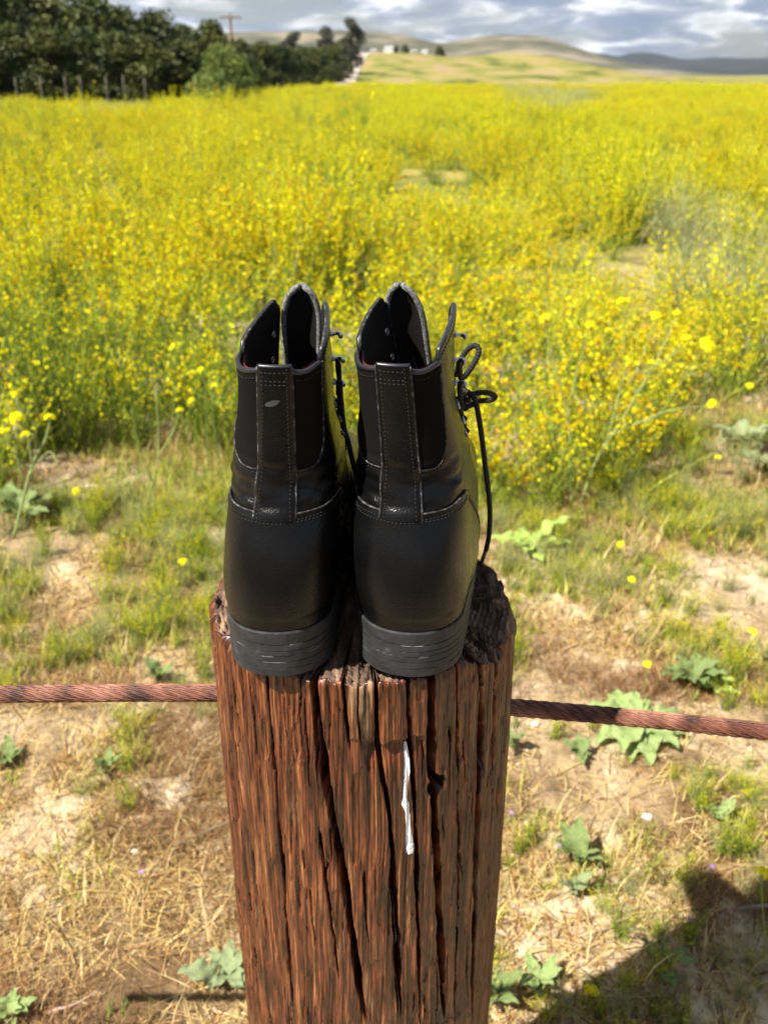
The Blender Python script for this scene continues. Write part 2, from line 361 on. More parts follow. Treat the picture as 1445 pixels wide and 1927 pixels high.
def post_disp(s, z):
    """outward offset of the post's skin at arc position s and height z"""
    wob = 0.004 * (vn(z / 0.3, s * 0 + 3, 40) - 0.5) + 0.002 * (vn(z / 0.05, s / 0.05, 41) - 0.5)
    q = s + wob - 0.06 * (z - PTOP) * 0.5 * sstep(0.09, -0.06, s)
    right = sstep(0.065, 0.11, s)
    h = 0.0035 * (vn(q / 0.020, z / 0.5, 1) - 0.5) + 0.0018 * (vn(q / 0.009, z / 0.30, 2) - 0.5) * (1 + 0.9 * right)
    r1 = 1 - np.abs(2 * vn(q / 0.0040, z / 0.32, 3) - 1); h = h - 0.0007 * r1 ** 4 * (1 + 2.2 * right)
    r2 = 1 - np.abs(2 * vn(q / 0.0021, z / 0.18, 4) - 1); h = h - 0.0007 * r2 ** 4
    h = h + 0.0006 * (vn(q / 0.0011, z / 0.03, 5) - 0.5) + 0.0005 * (vn(q / 0.004, z / 0.006, 6) - 0.5)
    r3 = 1 - np.abs(2 * vn(q / 0.0013, z / 0.11, 14) - 1); h = h - 0.0013 * r3 ** 4 * vn(q / 0.02, z / 0.06, 15)
    # broken fibres: plates that end in little steps
    pl = vn(q / 0.006, z / 0.09, 7) + 0.25 * (vn(q / 0.002, z / 0.03, 8) - 0.5)
    h = h - 0.0009 * sstep(0.60, 0.615, pl)
    pl2 = vn(q / 0.011, z / 0.05, 17) + 0.3 * (vn(q / 0.0017, z / 0.02, 18) - 0.5)
    h = h - 0.0010 * sstep(0.64, 0.65, pl2)
    s, z = np.broadcast_arrays(s, z); h = np.array(h + 0 * s)
    for Z, S, w, dep in CR:
        mk = (s > S.min() - 0.006 - 2 * w) & (s < S.max() + 0.006 + 2 * w) & (z > Z[0] - 0.01) & (z < Z[-1] + 0.01)
        if not mk.any(): continue
        s_, z_ = s[mk], z[mk]
        sc = np.interp(z_, Z, S) + 0.0011 * (vn(z_ / 0.018, z_ * 0, 50) - 0.5) + 0.0005 * (vn(z_ / 0.005, z_ * 0, 51) - 0.5)
        tap = sstep(Z[0], Z[0] + min(0.05, 0.4 * (Z[-1] - Z[0])), z_)
        if Z[-1] < PTOP - 0.02: tap = tap * (1 - sstep(Z[-1] - 0.006, Z[-1] + 0.004, z_))
        ww = w * (0.35 + 0.65 * tap) * (0.75 + 0.6 * vn(z_ / 0.03, z_ * 0, 52))
        h[mk] -= 2.2 * dep * tap * np.exp(-((s_ - sc) / ww) ** 4)
    d = np.hypot((s - HOLE[0]), (z - HOLE[1]) * 0.9) + 0.0012 * (vn(s / 0.003, z / 0.003, 60) - 0.5)
    h = h - 0.055 * (1 - sstep(0.0068, 0.0074, d)) + 0.0012 * np.exp(-((d - 0.0090) / 0.0018) ** 2)
    # a chipped notch under a raised flake
    jag = 0.004 * (vn(s / 0.004, s * 0, 70) - 0.5)
    inn = sstep(NOTCH[0], NOTCH[0] + 0.004, s) * (1 - sstep(NOTCH[1] - 0.003, NOTCH[1] + 0.001, s))
    dz = z - (NOTCH[2] + jag)
    h = h - inn * 0.0042 * sstep(-0.024, -0.001, dz) * (1 - sstep(-0.001, 0.0008, dz))
    inf = sstep(FLK[0], FLK[0] + 0.0012, s) * (1 - sstep(FLK[1] - 0.0012, FLK[1], s))
    jz = 0.012 * (vn(s / 0.0045, s * 0, 71) - 0.5)
    h = h + inf * 0.0017 * sstep(FLK[2] + jz - 0.001, FLK[2] + jz + 0.001, z)
    # the log's own slight taper
    h = h + 0.004 * np.clip(PTOP - z, 0, 0.45)
    # chipped rim
    e = PTOP - z
    rimn = 0.006 + 0.012 * vn(s / 0.014, s * 0, 80) ** 2 + 0.03 * right * vn(s / 0.02, s * 0, 81)
    h = h - 0.0052 * (1 - sstep(0, rimn, e)) ** 1.6 * (0.4 + 1.2 * vn(s / 0.006, z / 0.006, 82) + 1.2 * right)
    return h
def post_xyz(s, z, off=0.0):
    th = s / PR; r = PR + post_disp(s, z) + off
    return np.stack([PC[0] + r * np.sin(th), PC[1] - r * np.cos(th), z + 0 * s], -1)
def rim_z(s):
    right = sstep(0.075, 0.12, s) * (1 - sstep(0.20, 0.24, s))
    return PTOP - 0.0015 - 0.004 * vn(s / 0.008, s * 0, 90) ** 2 - 0.0025 * vn(s / 0.0025, s * 0, 91) - right * (0.009 + 0.014 * vn(s / 0.007, s * 0, 92))
def make_post():
    half = math.pi * PR
    sF = np.linspace(-0.178, 0.178, 860); sB = np.concatenate([np.linspace(0.178, half, 90)[1:], np.linspace(-half, -0.178, 90)[1:-1]])
    s = np.concatenate([sF, sB]); nc = len(s)
    zl = np.concatenate([np.linspace(-0.12, 0.5, 60)[:-1], np.linspace(0.5, 1.0, 360)])  # last value is scaled to the rim
    zf = np.where(zl > 0.5, 0.5 + (zl - 0.5) * 0.8, zl)
    S, Zf = np.meshgrid(s, zf); rz = rim_z(s)[None]
    Z = np.where(Zf > 0.5, 0.5 + (Zf - 0.5) / 0.4 * (rz - 0.5), Zf)
    V = post_xyz(S, Z).reshape(-1, 3); nr = len(zf)
    UV = np.stack([S, Z], -1).reshape(-1, 2)
    F = grid_faces(nr, nc, True)
    # sawn, weathered top: rings shrinking to the centre
    rim = V[-nc:]; K = 95
    f = np.linspace(1, 0, K + 1)[1:]
    f = f ** 0.9
    cx, cy = PC
    tx = cx + (rim[None, :, 0] - cx) * f[:, None]; ty = cy + (rim[None, :, 1] - cy) * f[:, None]
    th = s[None] / PR; rr = np.hypot(tx - cx, ty - cy)
    right = sstep(0.055, 0.10, tx - cx) * (1 - sstep(0.05, 0.09, ty - cy))
    rings = np.abs(np.sin(rr * 900 + 3 * vn(tx / 0.03, ty / 0.03, 95)))
    saw = vn(tx / 0.0035, ty / 0.02, 96); fine = vn(tx / 0.0022, ty / 0.0022, 97)
    rough = 0.35 + 1.4 * sstep(0.05, 0.1, rr)
    tz = PTOP - 0.0004 - rough * (0.0016 * rings + 0.0022 * saw ** 2 + 0.0016 * fine + 0.004 * vn(tx / 0.012, ty / 0.012, 98) ** 2)
    tz = tz - right * (0.003 + 0.007 * vn(tx / 0.008, ty / 0.008, 99))
    for Z0, S0, w, dep in CR[:12]:
        if Z0[-1] < PTOP - 0.02: continue
        st = S0[-1]; ds = (s[None] - st) * f[:, None]
        tz = tz - 0.014 * np.exp(-(ds / (w * 0.9)) ** 4) * sstep(0.045, 0.09, rr)
    bl = sstep(0, 5, np.arange(1, K + 1))[:, None]; tz = tz * bl + (1 - bl) * np.minimum(rim[None, :, 2], tz)
    T = np.stack([tx, ty, tz], -1).reshape(-1, 3); n0 = len(V) - nc
    F2 = grid_faces(K + 1, nc, True) + n0
    UVt = np.stack([tx, ty * 0 + 0.9 + (rr - 0.1) * 0.3], -1).reshape(-1, 2)
    mi = np.concatenate([np.zeros(len(F)), np.ones(len(F2))])
    def wood(t, b, tc):
        L = t.links.new
        def noi(sc, d, loc=0, dist=0.0):
            mp = N(t, 'ShaderNodeMapping'); mp.inputs['Scale'].default_value = sc; mp.inputs['Location'].default_value = (loc, loc * 1.7, 0); L(tc.outputs['UV'], mp.inputs[0])
            n = N(t, 'ShaderNodeTexNoise', inp={'Scale': 1.0, 'Detail': d, 'Roughness': 0.6, 'Distortion': dist}); L(mp.outputs[0], n.inputs['Vector']); return n
        a = noi((170, 7, 1), 7, 1.0); ra = ramp(t, [(0.31, (0.009, 0.0035, 0.0025)), (0.42, (0.046, 0.0120, 0.005)), (0.54, (0.114, 0.031, 0.010)), (0.70, (0.225, 0.092, 0.032))]); L(a.outputs['Fac'], ra.inputs[0])
        c = noi((420, 22, 1), 6, 4.0); rc = ramp(t, [(0.36, (0.25, 0.22, 0.20)), (0.50, (1, 1, 1)), (0.64, (1.6, 1.7, 1.8))]); L(c.outputs['Fac'], rc.inputs[0])
        m1 = N(t, 'ShaderNodeMix', data_type='RGBA', blend_type='MULTIPLY'); m1.inputs['Factor'].default_value = 1; L(ra.outputs[0], m1.inputs['A']); L(rc.outputs[0], m1.inputs['B'])
        fg = noi((1000, 26, 1), 4, 14.0); rf = ramp(t, [(0.38, (0.35, 0.32, 0.3)), (0.5, (1, 1, 1)), (0.62, (1.4, 1.45, 1.5))]); L(fg.outputs['Fac'], rf.inputs[0])
        m0 = N(t, 'ShaderNodeMix', data_type='RGBA', blend_type='MULTIPLY'); m0.inputs['Factor'].default_value = 1; L(m1.outputs['Result'], m0.inputs['A']); L(rf.outputs[0], m0.inputs['B']); m1 = m0
        # bleached, worn fibres
        w = noi((95, 9, 1), 8, 9.0); rw = ramp(t, [(0.60, (0, 0, 0)), (0.72, (0.75, 0.75, 0.75))]); L(w.outputs['Fac'], rw.inputs[0])
        m2 = N(t, 'ShaderNodeMix', data_type='RGBA'); L(rw.outputs[0], m2.inputs['Factor']); L(m1.outputs['Result'], m2.inputs['A']); m2.inputs['B'].default_value = (0.22, 0.125, 0.065, 1)
        # the flake whose stain has worn away
        uvs = N(t, 'ShaderNodeSeparateXYZ'); L(tc.outputs['UV'], uvs.inputs[0])
        def band(o, lo, hi, f_):
            p = N(t, 'ShaderNodeMapRange', inp={'From Min': lo - f_, 'From Max': lo + f_}); L(o, p.inputs['Value'])
            q = N(t, 'ShaderNodeMapRange', inp={'From Min': hi - f_, 'From Max': hi + f_, 'To Min': 1.0, 'To Max': 0.0}); L(o, q.inputs['Value'])
            k = N(t, 'ShaderNodeMath', operation='MULTIPLY'); L(p.outputs[0], k.inputs[0]); L(q.outputs[0], k.inputs[1]); return k
        b1 = band(uvs.outputs[0], FLK[0], FLK[1] - 0.001, 0.0012); b2 = band(uvs.outputs[1], FLK[2] + 0.004, FLK[3] + 0.002, 0.006)
        k = N(t, 'ShaderNodeMath', operation='MULTIPLY'); L(b1.outputs[0], k.inputs[0]); L(b2.outputs[0], k.inputs[1])
        k2 = N(t, 'ShaderNodeMath', operation='MULTIPLY'); L(k.outputs[0], k2.inputs[0])
        rk = ramp(t, [(0.42, (0.0,) * 3), (0.58, (0.9,) * 3)]); L(c.outputs['Fac'], rk.inputs[0]); L(rk.outputs[0], k2.inputs[1])
        m3 = N(t, 'ShaderNodeMix', data_type='RGBA'); L(k2.outputs[0], m3.inputs['Factor']); L(m2.outputs['Result'], m3.inputs['A']); m3.inputs['B'].default_value = (0.22, 0.135, 0.072, 1)
        # darkness painted into the bolt hole and its rim to deepen the shade
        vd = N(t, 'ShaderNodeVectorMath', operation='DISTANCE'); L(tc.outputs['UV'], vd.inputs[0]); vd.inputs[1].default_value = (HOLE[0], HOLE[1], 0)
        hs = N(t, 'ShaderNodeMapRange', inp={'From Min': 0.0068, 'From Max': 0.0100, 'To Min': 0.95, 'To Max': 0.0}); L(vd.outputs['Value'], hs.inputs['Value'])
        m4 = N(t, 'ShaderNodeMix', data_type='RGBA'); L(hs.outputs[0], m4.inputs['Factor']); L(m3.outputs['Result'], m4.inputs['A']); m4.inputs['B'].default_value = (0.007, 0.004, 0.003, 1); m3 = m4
        L(m3.outputs['Result'], b.inputs['Base Color'])
        rr_ = ramp(t, [(0.3, (0.22,) * 3), (0.7, (0.46,) * 3)]); L(c.outputs['Fac'], rr_.inputs[0]); L(rr_.outputs[0], b.inputs['Roughness'])
        n5 = noi((900, 45, 1), 4, 2.0); bp = N(t, 'ShaderNodeBump', inp={'Strength': 0.5, 'Distance': 0.0007}); L(n5.outputs['Fac'], bp.inputs['Height']); L(bp.outputs[0], b.inputs['Normal'])
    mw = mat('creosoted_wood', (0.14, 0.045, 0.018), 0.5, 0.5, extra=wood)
    mt = mat('weathered_end_grain', (0.05, 0.03, 0.02), 0.7, 0.3, noise=((160, 40, 60), [(0.3, (0.028, 0.016, 0.012)), (0.5, (0.095, 0.055, 0.036)), (0.68, (0.24, 0.15, 0.095))], 7.0), bump=[((700, 700, 700), 0.5, 0.001)])
    V = np.vstack([V, T]); UV = np.vstack([UV, UVt])
    root = thing('wooden_post', 'thick cracked red-brown wooden post carrying the pair of boots', 'post', (PC[0], PC[1], 0))
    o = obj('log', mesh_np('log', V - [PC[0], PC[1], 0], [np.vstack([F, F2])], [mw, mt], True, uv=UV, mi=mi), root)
    # the white paint run
    P = [(767, 1406, 3), (767, 1425, 5), (766, 1460, 5), (763, 1500, 4.5), (763, 1514, 7), (767, 1530, 4.5), (769, 1560, 5.5), (771, 1585, 7.5), (772, 1603, 8.5), (773, 1608, 6)]
    sz = np.array([(*cyl(p[0], p[1]), p[2] / 2800.0) for p in P]); sz = catmull(sz, 10)
    u = np.linspace(-1, 1, 9); j = 1 + 0.35 * (vn(sz[:, 1] / 0.004, sz[:, 1] * 0, 33) - 0.5)
    Sg = sz[:, :1] + u[None] * (sz[:, 2] * j)[:, None]; Zg = sz[:, 1:2] + 0 * u[None]
    base = post_disp(Sg, Zg); hi = np.maximum(base, base.max(axis=1, keepdims=True) - 0.0012)
    off = hi - base + 0.0004 * (1 - 0.95 * u[None] ** 2)
    G = post_xyz(Sg, Zg, off).reshape(-1, 3) - [PC[0], PC[1], 0]
    pm = mat('white_paint', (0.82, 0.82, 0.81), 0.6, 0.3, bump=[((500, 500, 200), 0.3, 0.0004)])
    tag(obj('paint_streak', mesh_np('paint_streak', G, grid_faces(len(sz), 9), pm), root), 'white dribble of paint on the brown wood')
make_post()

# ------------------------------------------------------------------ boots
TZ = dict(
    yb=cubic([(0.024, .003), (0.034, .002), (0.05, -.0005), (0.065, -.002), (0.085, -.0002), (0.102, .006), (0.118, .0125), (0.13, .0155), (0.15, .0145), (0.18, .0100), (0.205, .006), (0.24, .003)]),
    w=cubic([(0.024, .032), (0.034, .0325), (0.05, .0346), (0.068, .0354), (0.088, .0350), (0.105, .0338), (0.118, .0330), (0.13, .0325), (0.145, .0308), (0.165, .0278), (0.19, .0264), (0.24, .0260)]),
    yf=cubic([(0.024, .283), (0.034, .288), (0.05, .290), (0.066, .284), (0.078, .262), (0.09, .226), (0.105, .184), (0.12, .158), (0.14, .136), (0.16, .124), (0.185, .116), (0.24, .108)]))
PG, PSL, PSR = 2.40, 1.60, 1.16                                                    # front edge of the quarters, seam behind which the elastic sits
def PSf(sg): return PSR if sg > 0 else PSL
class Boot:
    def __init__(s, side, shear, label, flare):
        s.side, s.shear, s.flare = side, shear, flare               # side +1: outer face towards +x
        s.root = thing('lace_up_boot', label, 'boot')
    def P(s, phi, z):
        phi, z = np.broadcast_arrays(np.asarray(phi, float), np.asarray(z, float))
        yb, w, yf = TZ['yb'](z), TZ['w'](z), TZ['yf'](z); yc = yb + w; a = np.abs(phi); sg = np.sign(phi)
        x = w * np.abs(np.sin(a)) ** 0.92
        y = np.where(a < math.pi / 2, yc - w * np.cos(a), yc - (yf - yc) * np.cos(a))
        low = 1 - sstep(0.06, 0.115, z)
        x = x * (1 + 0.24 * np.exp(-((y - 0.205) / 0.062) ** 2) * low)
        x = sg * x - s.side * 0.016 * low * sstep(0.10, 0.20, y) * (1 - 1.2 * sstep(0.21, 0.29, y))
        mid = np.exp(-((z - 0.095) / 0.03) ** 2)
        x = x + sg * 0.002 * mid * sstep(1.5, 2.0, a) * (1 - sstep(2.4, 3.0, a))
        zz = z - 0.0225 * sstep(0.055, 0.135, y) * (1 - sstep(0.03, 0.10, z))
        x = x + sg * s.flare * sstep(0.175, 0.228, z) * sstep(1.25, 2.3, a)
        # ankle creases and a little slump
        cr = np.exp(-((z - 0.125) / 0.016) ** 2)
        wr = cr * 0.0030 * (vn(phi * 2.2 + 3, z / 0.0042, 20) - 0.5) + cr * 0.0010 * np.sin(z / 0.0052 + 2.0 * vn(phi * 1.5, z / 0.03, 22) * 3)
        wr = wr + 0.0022 * (vn(phi * 1.4, z / 0.035, 23) - 0.5) * (z > 0.045)
        x = x + np.sin(phi) * wr; y = y - np.cos(phi) * wr
        x = x + s.shear * np.maximum(z - 0.04, 0)
        return np.stack([x, y, zz], -1)
    def O(s, phi, z, off=0.0):
        e = 1e-3; f = 2e-4
        p = s.P(phi, z); a = s.P(phi + e, z) - s.P(phi - e, z); b = s.P(phi, z + f) - s.P(phi, z - f)
        n = np.cross(a, b); n /= np.linalg.norm(n, axis=-1, keepdims=True) + 1e-12
        return p + n * np.asarray(off)[..., None] if np.ndim(off) else p + n * off
    def ztop(s, phi):
        a = np.abs(phi); PS = np.where(np.asarray(phi) > 0, PSR, PSL)
        back = 0.2035 - 0.003 * np.sin(np.clip(a / PS, 0, 1) * math.pi) ** 2
        t = np.clip((a - PS) / (PG - PS), 0, 1)
        rise = 0.2035 + 0.005 * sstep(0, 0.06, t) + 0.0165 * t ** 0.8 - 0.006 * sstep(0.86, 1.0, t)
        return np.where(a < PS, back, rise)
    def part(s, name, V, F, m, smooth=True, parent=None, label=None, uv=None):
        o = obj(name, mesh_np(name, V, F, m, smooth, uv=uv), parent or s.root)
        if label: o['label'] = label
        return o
    def bag(s, name, b, m, parent=None, kind=None):
        o = obj(name, b.mesh(name, m), parent or s.root)
        if kind: o['kind'] = kind
        return o
    def grid(s, n0, n1, za, zb, nc, nr, off):
        ph = np.linspace(n0, n1, nc); t = np.linspace(0, 1, nr)[:, None]
        A, B = za(ph)[None], zb(ph)[None]; Z = A + (B - A) * t; PH = np.broadcast_to(ph[None], Z.shape)
        V = s.O(PH, Z, off).reshape(-1, 3); return V, grid_faces(nr, nc)
def strap_phi(z, hw):
    return np.arcsin(np.clip((hw / TZ['w'](z)), 0, 1) ** (1 / 0.92))
def build_boot(side, shear, label, flare, tong):
    B = Boot(side, shear, label, flare); root = B.root
    # --- upper (quarters and vamp): one skin with an open throat
    nc = 221; ph = np.linspace(-math.pi, math.pi, nc); ZT = 0.120
    z1 = np.linspace(0.024, ZT, 70); zt = B.ztop(ph); t2 = np.linspace(0, 1, 80)[1:, None]
    Z = np.vstack([np.broadcast_to(z1[:, None], (70, nc)), ZT + (zt[None] - ZT) * t2])
    PH = np.broadcast_to(ph[None], Z.shape)
    V = B.O(PH, Z, 0.0).reshape(-1, 3); F = grid_faces(len(Z), nc)
    row = F[:, 0] // nc; c = F[:, 0] % nc; pm_ = np.abs((ph[c] + ph[np.minimum(c + 1, nc - 1)]) / 2)
    F = F[(row < 69) | (pm_ < PG)]
    up = B.part('upper', V, F, M['leather'])
    # --- lining
    phl = np.linspace(-PG, PG, 121); tl = np.linspace(0, 1, 40)[:, None]
    Zl = 0.058 + (B.ztop(phl)[None] - 0.0005 - 0.058) * tl
    Vl = B.O(np.broadcast_to(phl[None], Zl.shape), Zl, -0.0030).reshape(-1, 3)
    B.part('lining', Vl, grid_faces(40, 121), M['lining'])
    fl = B.O(np.linspace(-math.pi, math.pi, 60), np.full(60, 0.060), -0.002); fl = fl[fl[:, 1] < 0.2]
    half = len(fl) // 2; L_, R_ = fl[:half], fl[::-1][:half]
    B.part('insole', np.vstack([L_, R_]), grid_faces(2, half), M['lining'])
    # --- collar edge: black binding over the elastic, red-brown tape inside, pale cut edge on the flaps
    for sg in (-1, 1):
        PS = PSf(sg); pb = np.linspace(0.0, PS, 30) * sg
        Vt, Ft = tube(B.O(pb, B.ztop(pb) - 0.0002, -0.0004), 0.0016); B.part('collar_binding', Vt, Ft, M['binding'])
        g = np.linspace(0, 1, 4)[:, None]
        Zr = B.ztop(pb)[None] + 0.0006 - 0.0055 * g; Vr = B.O(np.broadcast_to(pb[None], Zr.shape), Zr, -0.0034).reshape(-1, 3)
        B.part('lining_tape', Vr, grid_faces(4, 30), M['red'])
        pf = np.linspace(PS, PG, 40) * sg
        top = B.O(pf, B.ztop(pf), -0.0013)
        zf = np.linspace(float(B.ztop(np.array([PG]))[0]), 0.122, 30)[1:]; fr = B.O(np.full(29, PG * sg), zf, -0.0013)
        path = np.vstack([top, fr])
        Vt, Ft = tube(path, 0.0016); B.part('flap_binding', Vt, Ft, M['binding'])
        Vt, Ft = tube(np.vstack([B.O(pf, B.ztop(pf) + 0.0008, -0.0020), B.O(np.full(29, (PG + 0.03) * sg), zf, -0.0020)]), 0.0009); B.part('cut_edge', Vt, Ft, M['edge'])
    # --- heel counter, overlapping the upper, with its pale cut edge and a double row of stitches
    def ctop(p):
        a = np.abs(p); return 0.1125 + 0.0025 * sstep(0.7, 1.5, a) - 0.082 * sstep(1.55, 2.12, a) ** 1.2
    Vc, Fc = B.grid(-2.08, 2.08, lambda p: np.full_like(p, 0.0262), ctop, 121, 46, 0.0016); cn = B.part('heel_counter', Vc, Fc, M['leather'])
    pc = np.linspace(-2.08, 2.08, 130); Vt, Ft = tube(B.O(pc, ctop(pc), 0.0010), 0.0007); B.part('counter_edge', Vt, Ft, M['edge'], parent=cn)
    st = Bag()
    def stitches(path, step=0.0026, ln=0.0017, r=0.00038):
        d = np.r_[0, np.cumsum(np.linalg.norm(np.diff(path, axis=0), axis=1))]
        for q in np.arange(0, d[-1] - ln, step):
            pts = np.stack([np.interp([q, q + ln / 2, q + ln], d, path[:, i]) for i in range(3)], -1)
            a, b_ = tube(pts, [r * 0.6, r, r * 0.6], 5); st.add(a, b_)
    for dz in (0.0032, 0.0052): stitches(B.O(pc, ctop(pc) - dz, 0.0017))
    # --- pull strap up the back
    zs = np.linspace(0.1085, 0.2048, 60); hw = np.interp(zs, [0.108, 0.15, 0.2048], [0.0124, 0.0104, 0.0094])
    u = np.linspace(-1, 1, 15); Zs = np.broadcast_to(zs[:, None], (60, 15)); PHs = strap_phi(Zs, hw[:, None] * np.abs(u)[None]) * np.sign(u)[None]
    offs = 0.0018 * np.minimum(1, (1 - np.abs(u[None]) ** 8) * 0.6 + 0.45) + 0.0006 + 0 * Zs
    sp = B.part('back_strap', B.O(PHs, Zs, offs).reshape(-1, 3), grid_faces(60, 15), M['leather'])
    for sg in (-1, 1):
        e = strap_phi(zs, hw) * sg; Vt, Ft = tube(B.O(e, zs, 0.0011), 0.0007); B.part('strap_edge', Vt, Ft, M['edge'], parent=sp)
        e2 = strap_phi(zs, hw - 0.0032) * sg; stitches(B.O(e2, zs, 0.0025))
    e = np.linspace(-1, 1, 15) * 0.0094; e3 = strap_phi(np.full(15, 0.2048), np.abs(e)) * np.sign(e); Vt, Ft = tube(B.O(e3, np.full(15, 0.2048), 0.0004), 0.0014); B.part('strap_fold', Vt, Ft, M['binding'], parent=sp)
    for zz in (0.2020, 0.1970, 0.1947):
        e = np.linspace(-1, 1, 9) * 0.0075; stitches(B.O(strap_phi(np.full(9, zz), np.abs(e)) * np.sign(e), np.full(9, zz), 0.0025))
    # --- elastic gussets
    for sg in (-1, 1):
        PS = PSf(sg); n = 64; t = np.linspace(0, 1, n); p0 = 0.34; ph = (p0 + (PS - p0) * t)
        zb = 0.1385 + 0.036 * t ** 4.0; ztp = B.ztop(sg * ph) - 0.001
        tt = np.linspace(0, 1, 40)[:, None]; Zg = zb[None] + (ztp - zb)[None] * tt
        rib = 0.0004 + 0.00028 * (np.arange(n) % 2)[None] + 0 * Zg
        Vg = B.O(np.broadcast_to(sg * ph[None], Zg.shape), Zg, rib).reshape(-1, 3); Fg = grid_faces(40, n)
        gs = B.part('elastic_gusset', Vg, Fg if sg > 0 else Fg[:, ::-1], M['elastic'])
        pe = B.O(sg * ph, zb, 0.0006); side_z = np.linspace(zb[-1], 0.2045, 20)[1:]
        pe2 = B.O(np.full(19, sg * PS), side_z, 0.0006)
        Vt, Ft = tube(np.vstack([pe, pe2]), 0.00055); B.part('gusset_edge', Vt, Ft, M['edge'], parent=gs)
        stitches(np.vstack([B.O(sg * ph, zb - 0.0025, 0.0002), B.O(np.full(19, sg * (PS + 0.07)), side_z, 0.0002)]))
        ph5 = np.linspace(0.42, PS, 20) * sg; stitches(B.O(ph5, B.ztop(ph5) - 0.0045, 0.0007))
        pq = np.linspace(PS + 0.05, PG - 0.05, 30) * sg; stitches(B.O(pq, B.ztop(pq) - 0.0035, 0.0001))
    # --- tongue
    n, m_ = 25, 40; u = np.linspace(-1, 1, n); v = np.linspace(0, 1, m_)[:, None]
    hwid = 0.0122 * np.sqrt(np.clip(1 - (np.maximum(v - 0.80, 0) / 0.205) ** 2, 0.02, 1)) * (0.75 + 0.25 * v)
    zz = 0.10 + 0.131 * v + 0 * u[None]; yy = TZ['yf'](0.10 + 0.131 * v) - 0.0075 - 0.006 * v ** 3 - 0.0055 * u[None] ** 2
    xx = hwid * u[None] + shear * np.maximum(zz - 0.04, 0) + tong * v
    A = np.stack([xx, yy, zz], -1).reshape(-1, 3); A2 = A - [0, 0.0032, 0]
    idx = np.concatenate([np.arange(0, n * m_, n)[::1], (m_ - 1) * n + np.arange(n), np.arange(0, n * m_, n)[::-1] + n - 1])
    tg = B.part('tongue', np.vstack([A, A2]), [np.vstack([grid_faces(m_, n), grid_faces(m_, n)[:, ::-1] + n * m_])], M['lining'])
    Vt, Ft = tube((A[idx] + A2[idx]) / 2, 0.0019); B.part('tongue_edge', Vt, Ft, M['suede'], parent=tg)
    # --- sole with stacked heel
    k = 240; a = np.linspace(-math.pi, math.pi, k, endpoint=False)
    o2 = B.P(a, np.full(k, 0.036))[:, :2]; o2 = o2 - np.stack([0 * a, 0 * a], -1)
    tn = np.roll(o2, -1, 0) - np.roll(o2, 1, 0); nn = np.stack([tn[:, 1], -tn[:, 0]], -1); nn /= np.linalg.norm(nn, axis=1)[:, None]
    cen = np.array([0.0, 0.12]); sgn = np.sign(((o2 - cen) * nn).sum(1).mean()); nn *= sgn
    y = o2[:, 1]
    zt_ = 0.0345 - 0.0215 * sstep(0.055, 0.135, y); zb_ = 0.0135 * sstep(0.074, 0.078, y) * (1 - sstep(0.125, 0.15, y))
    lv = [(0.0, -0.0006), (0.03, 0.0006)]
    for g in (0.20, 0.34, 0.47, 0.58, 0.72): lv += [(g - 0.009, 0.0010), (g - 0.006, 0.0004), (g + 0.006, 0.0004), (g + 0.009, 0.0010)]
    lv += [(0.80, 0.0012), (0.90, 0.0014), (0.97, 0.0014), (1.0, 0.0008)]
    rows = []
    for t, of in lv:
        jit = 0.0003 * (vn(a * 14, np.full(k, t * 40), 31) - 0.5)
        rows.append(np.column_stack([o2 + nn * (of + jit + 0.0012)[:, None] if np.ndim(of + jit) else o2, zb_ + (zt_ - zb_) * t]))
    rows.append(np.column_stack([o2 - nn * 0.006, zt_ - 0.0006]))
    Vs = np.vstack(rows); nr = len(rows); Fs = grid_faces(nr, k, True)
    hk = k // 2; bt = np.array([[i, (k - i) % k, (k - i - 1) % k, i + 1] for i in range(1, hk)])
    B.part('heel_and_sole', Vs, [np.vstack([Fs, bt])], M['rubber'], False)
    Vt, Ft = tube(np.column_stack([o2 - nn * 0.0005, zt_ + 0.0002])[np.r_[0:k, 0]], 0.0007, 6); B.part('welt', Vt, Ft, M['edge'])
    # scratches along the heel lifts
    rs = random.Random(3 if side > 0 else 8)
    scb = Bag()
    for q in range(18):
        i0 = rs.uniform(-0.9, 0.75); t = rs.choice([0.20, 0.34, 0.47, 0.58, 0.72, rs.uniform(0.1, 0.75)]); ln = rs.uniform(0.15, 0.6)
        aa = np.linspace(i0, min(i0 + ln, 1.1), 14); pxy = np.stack([np.interp(aa, a, o2[:, 0] + nn[:, 0] * 0.0019), np.interp(aa, a, o2[:, 1] + nn[:, 1] * 0.0019)], -1)
        zz = 0.0345 * (t + rs.uniform(-0.02, 0.02)) + np.cumsum([rs.uniform(-0.0001, 0.0001) for _ in aa])
        a_, b_ = tube(np.column_stack([pxy, zz]), np.r_[0.00003, np.full(12, rs.uniform(0.00014, 0.00034)), 0.00003], 5); scb.add(a_, b_)
    B.bag('heel_scratches', scb, M['scratch'], kind='stuff')
    # --- lacing hardware: eyelets low down, hooks above
    hook_pts = {}
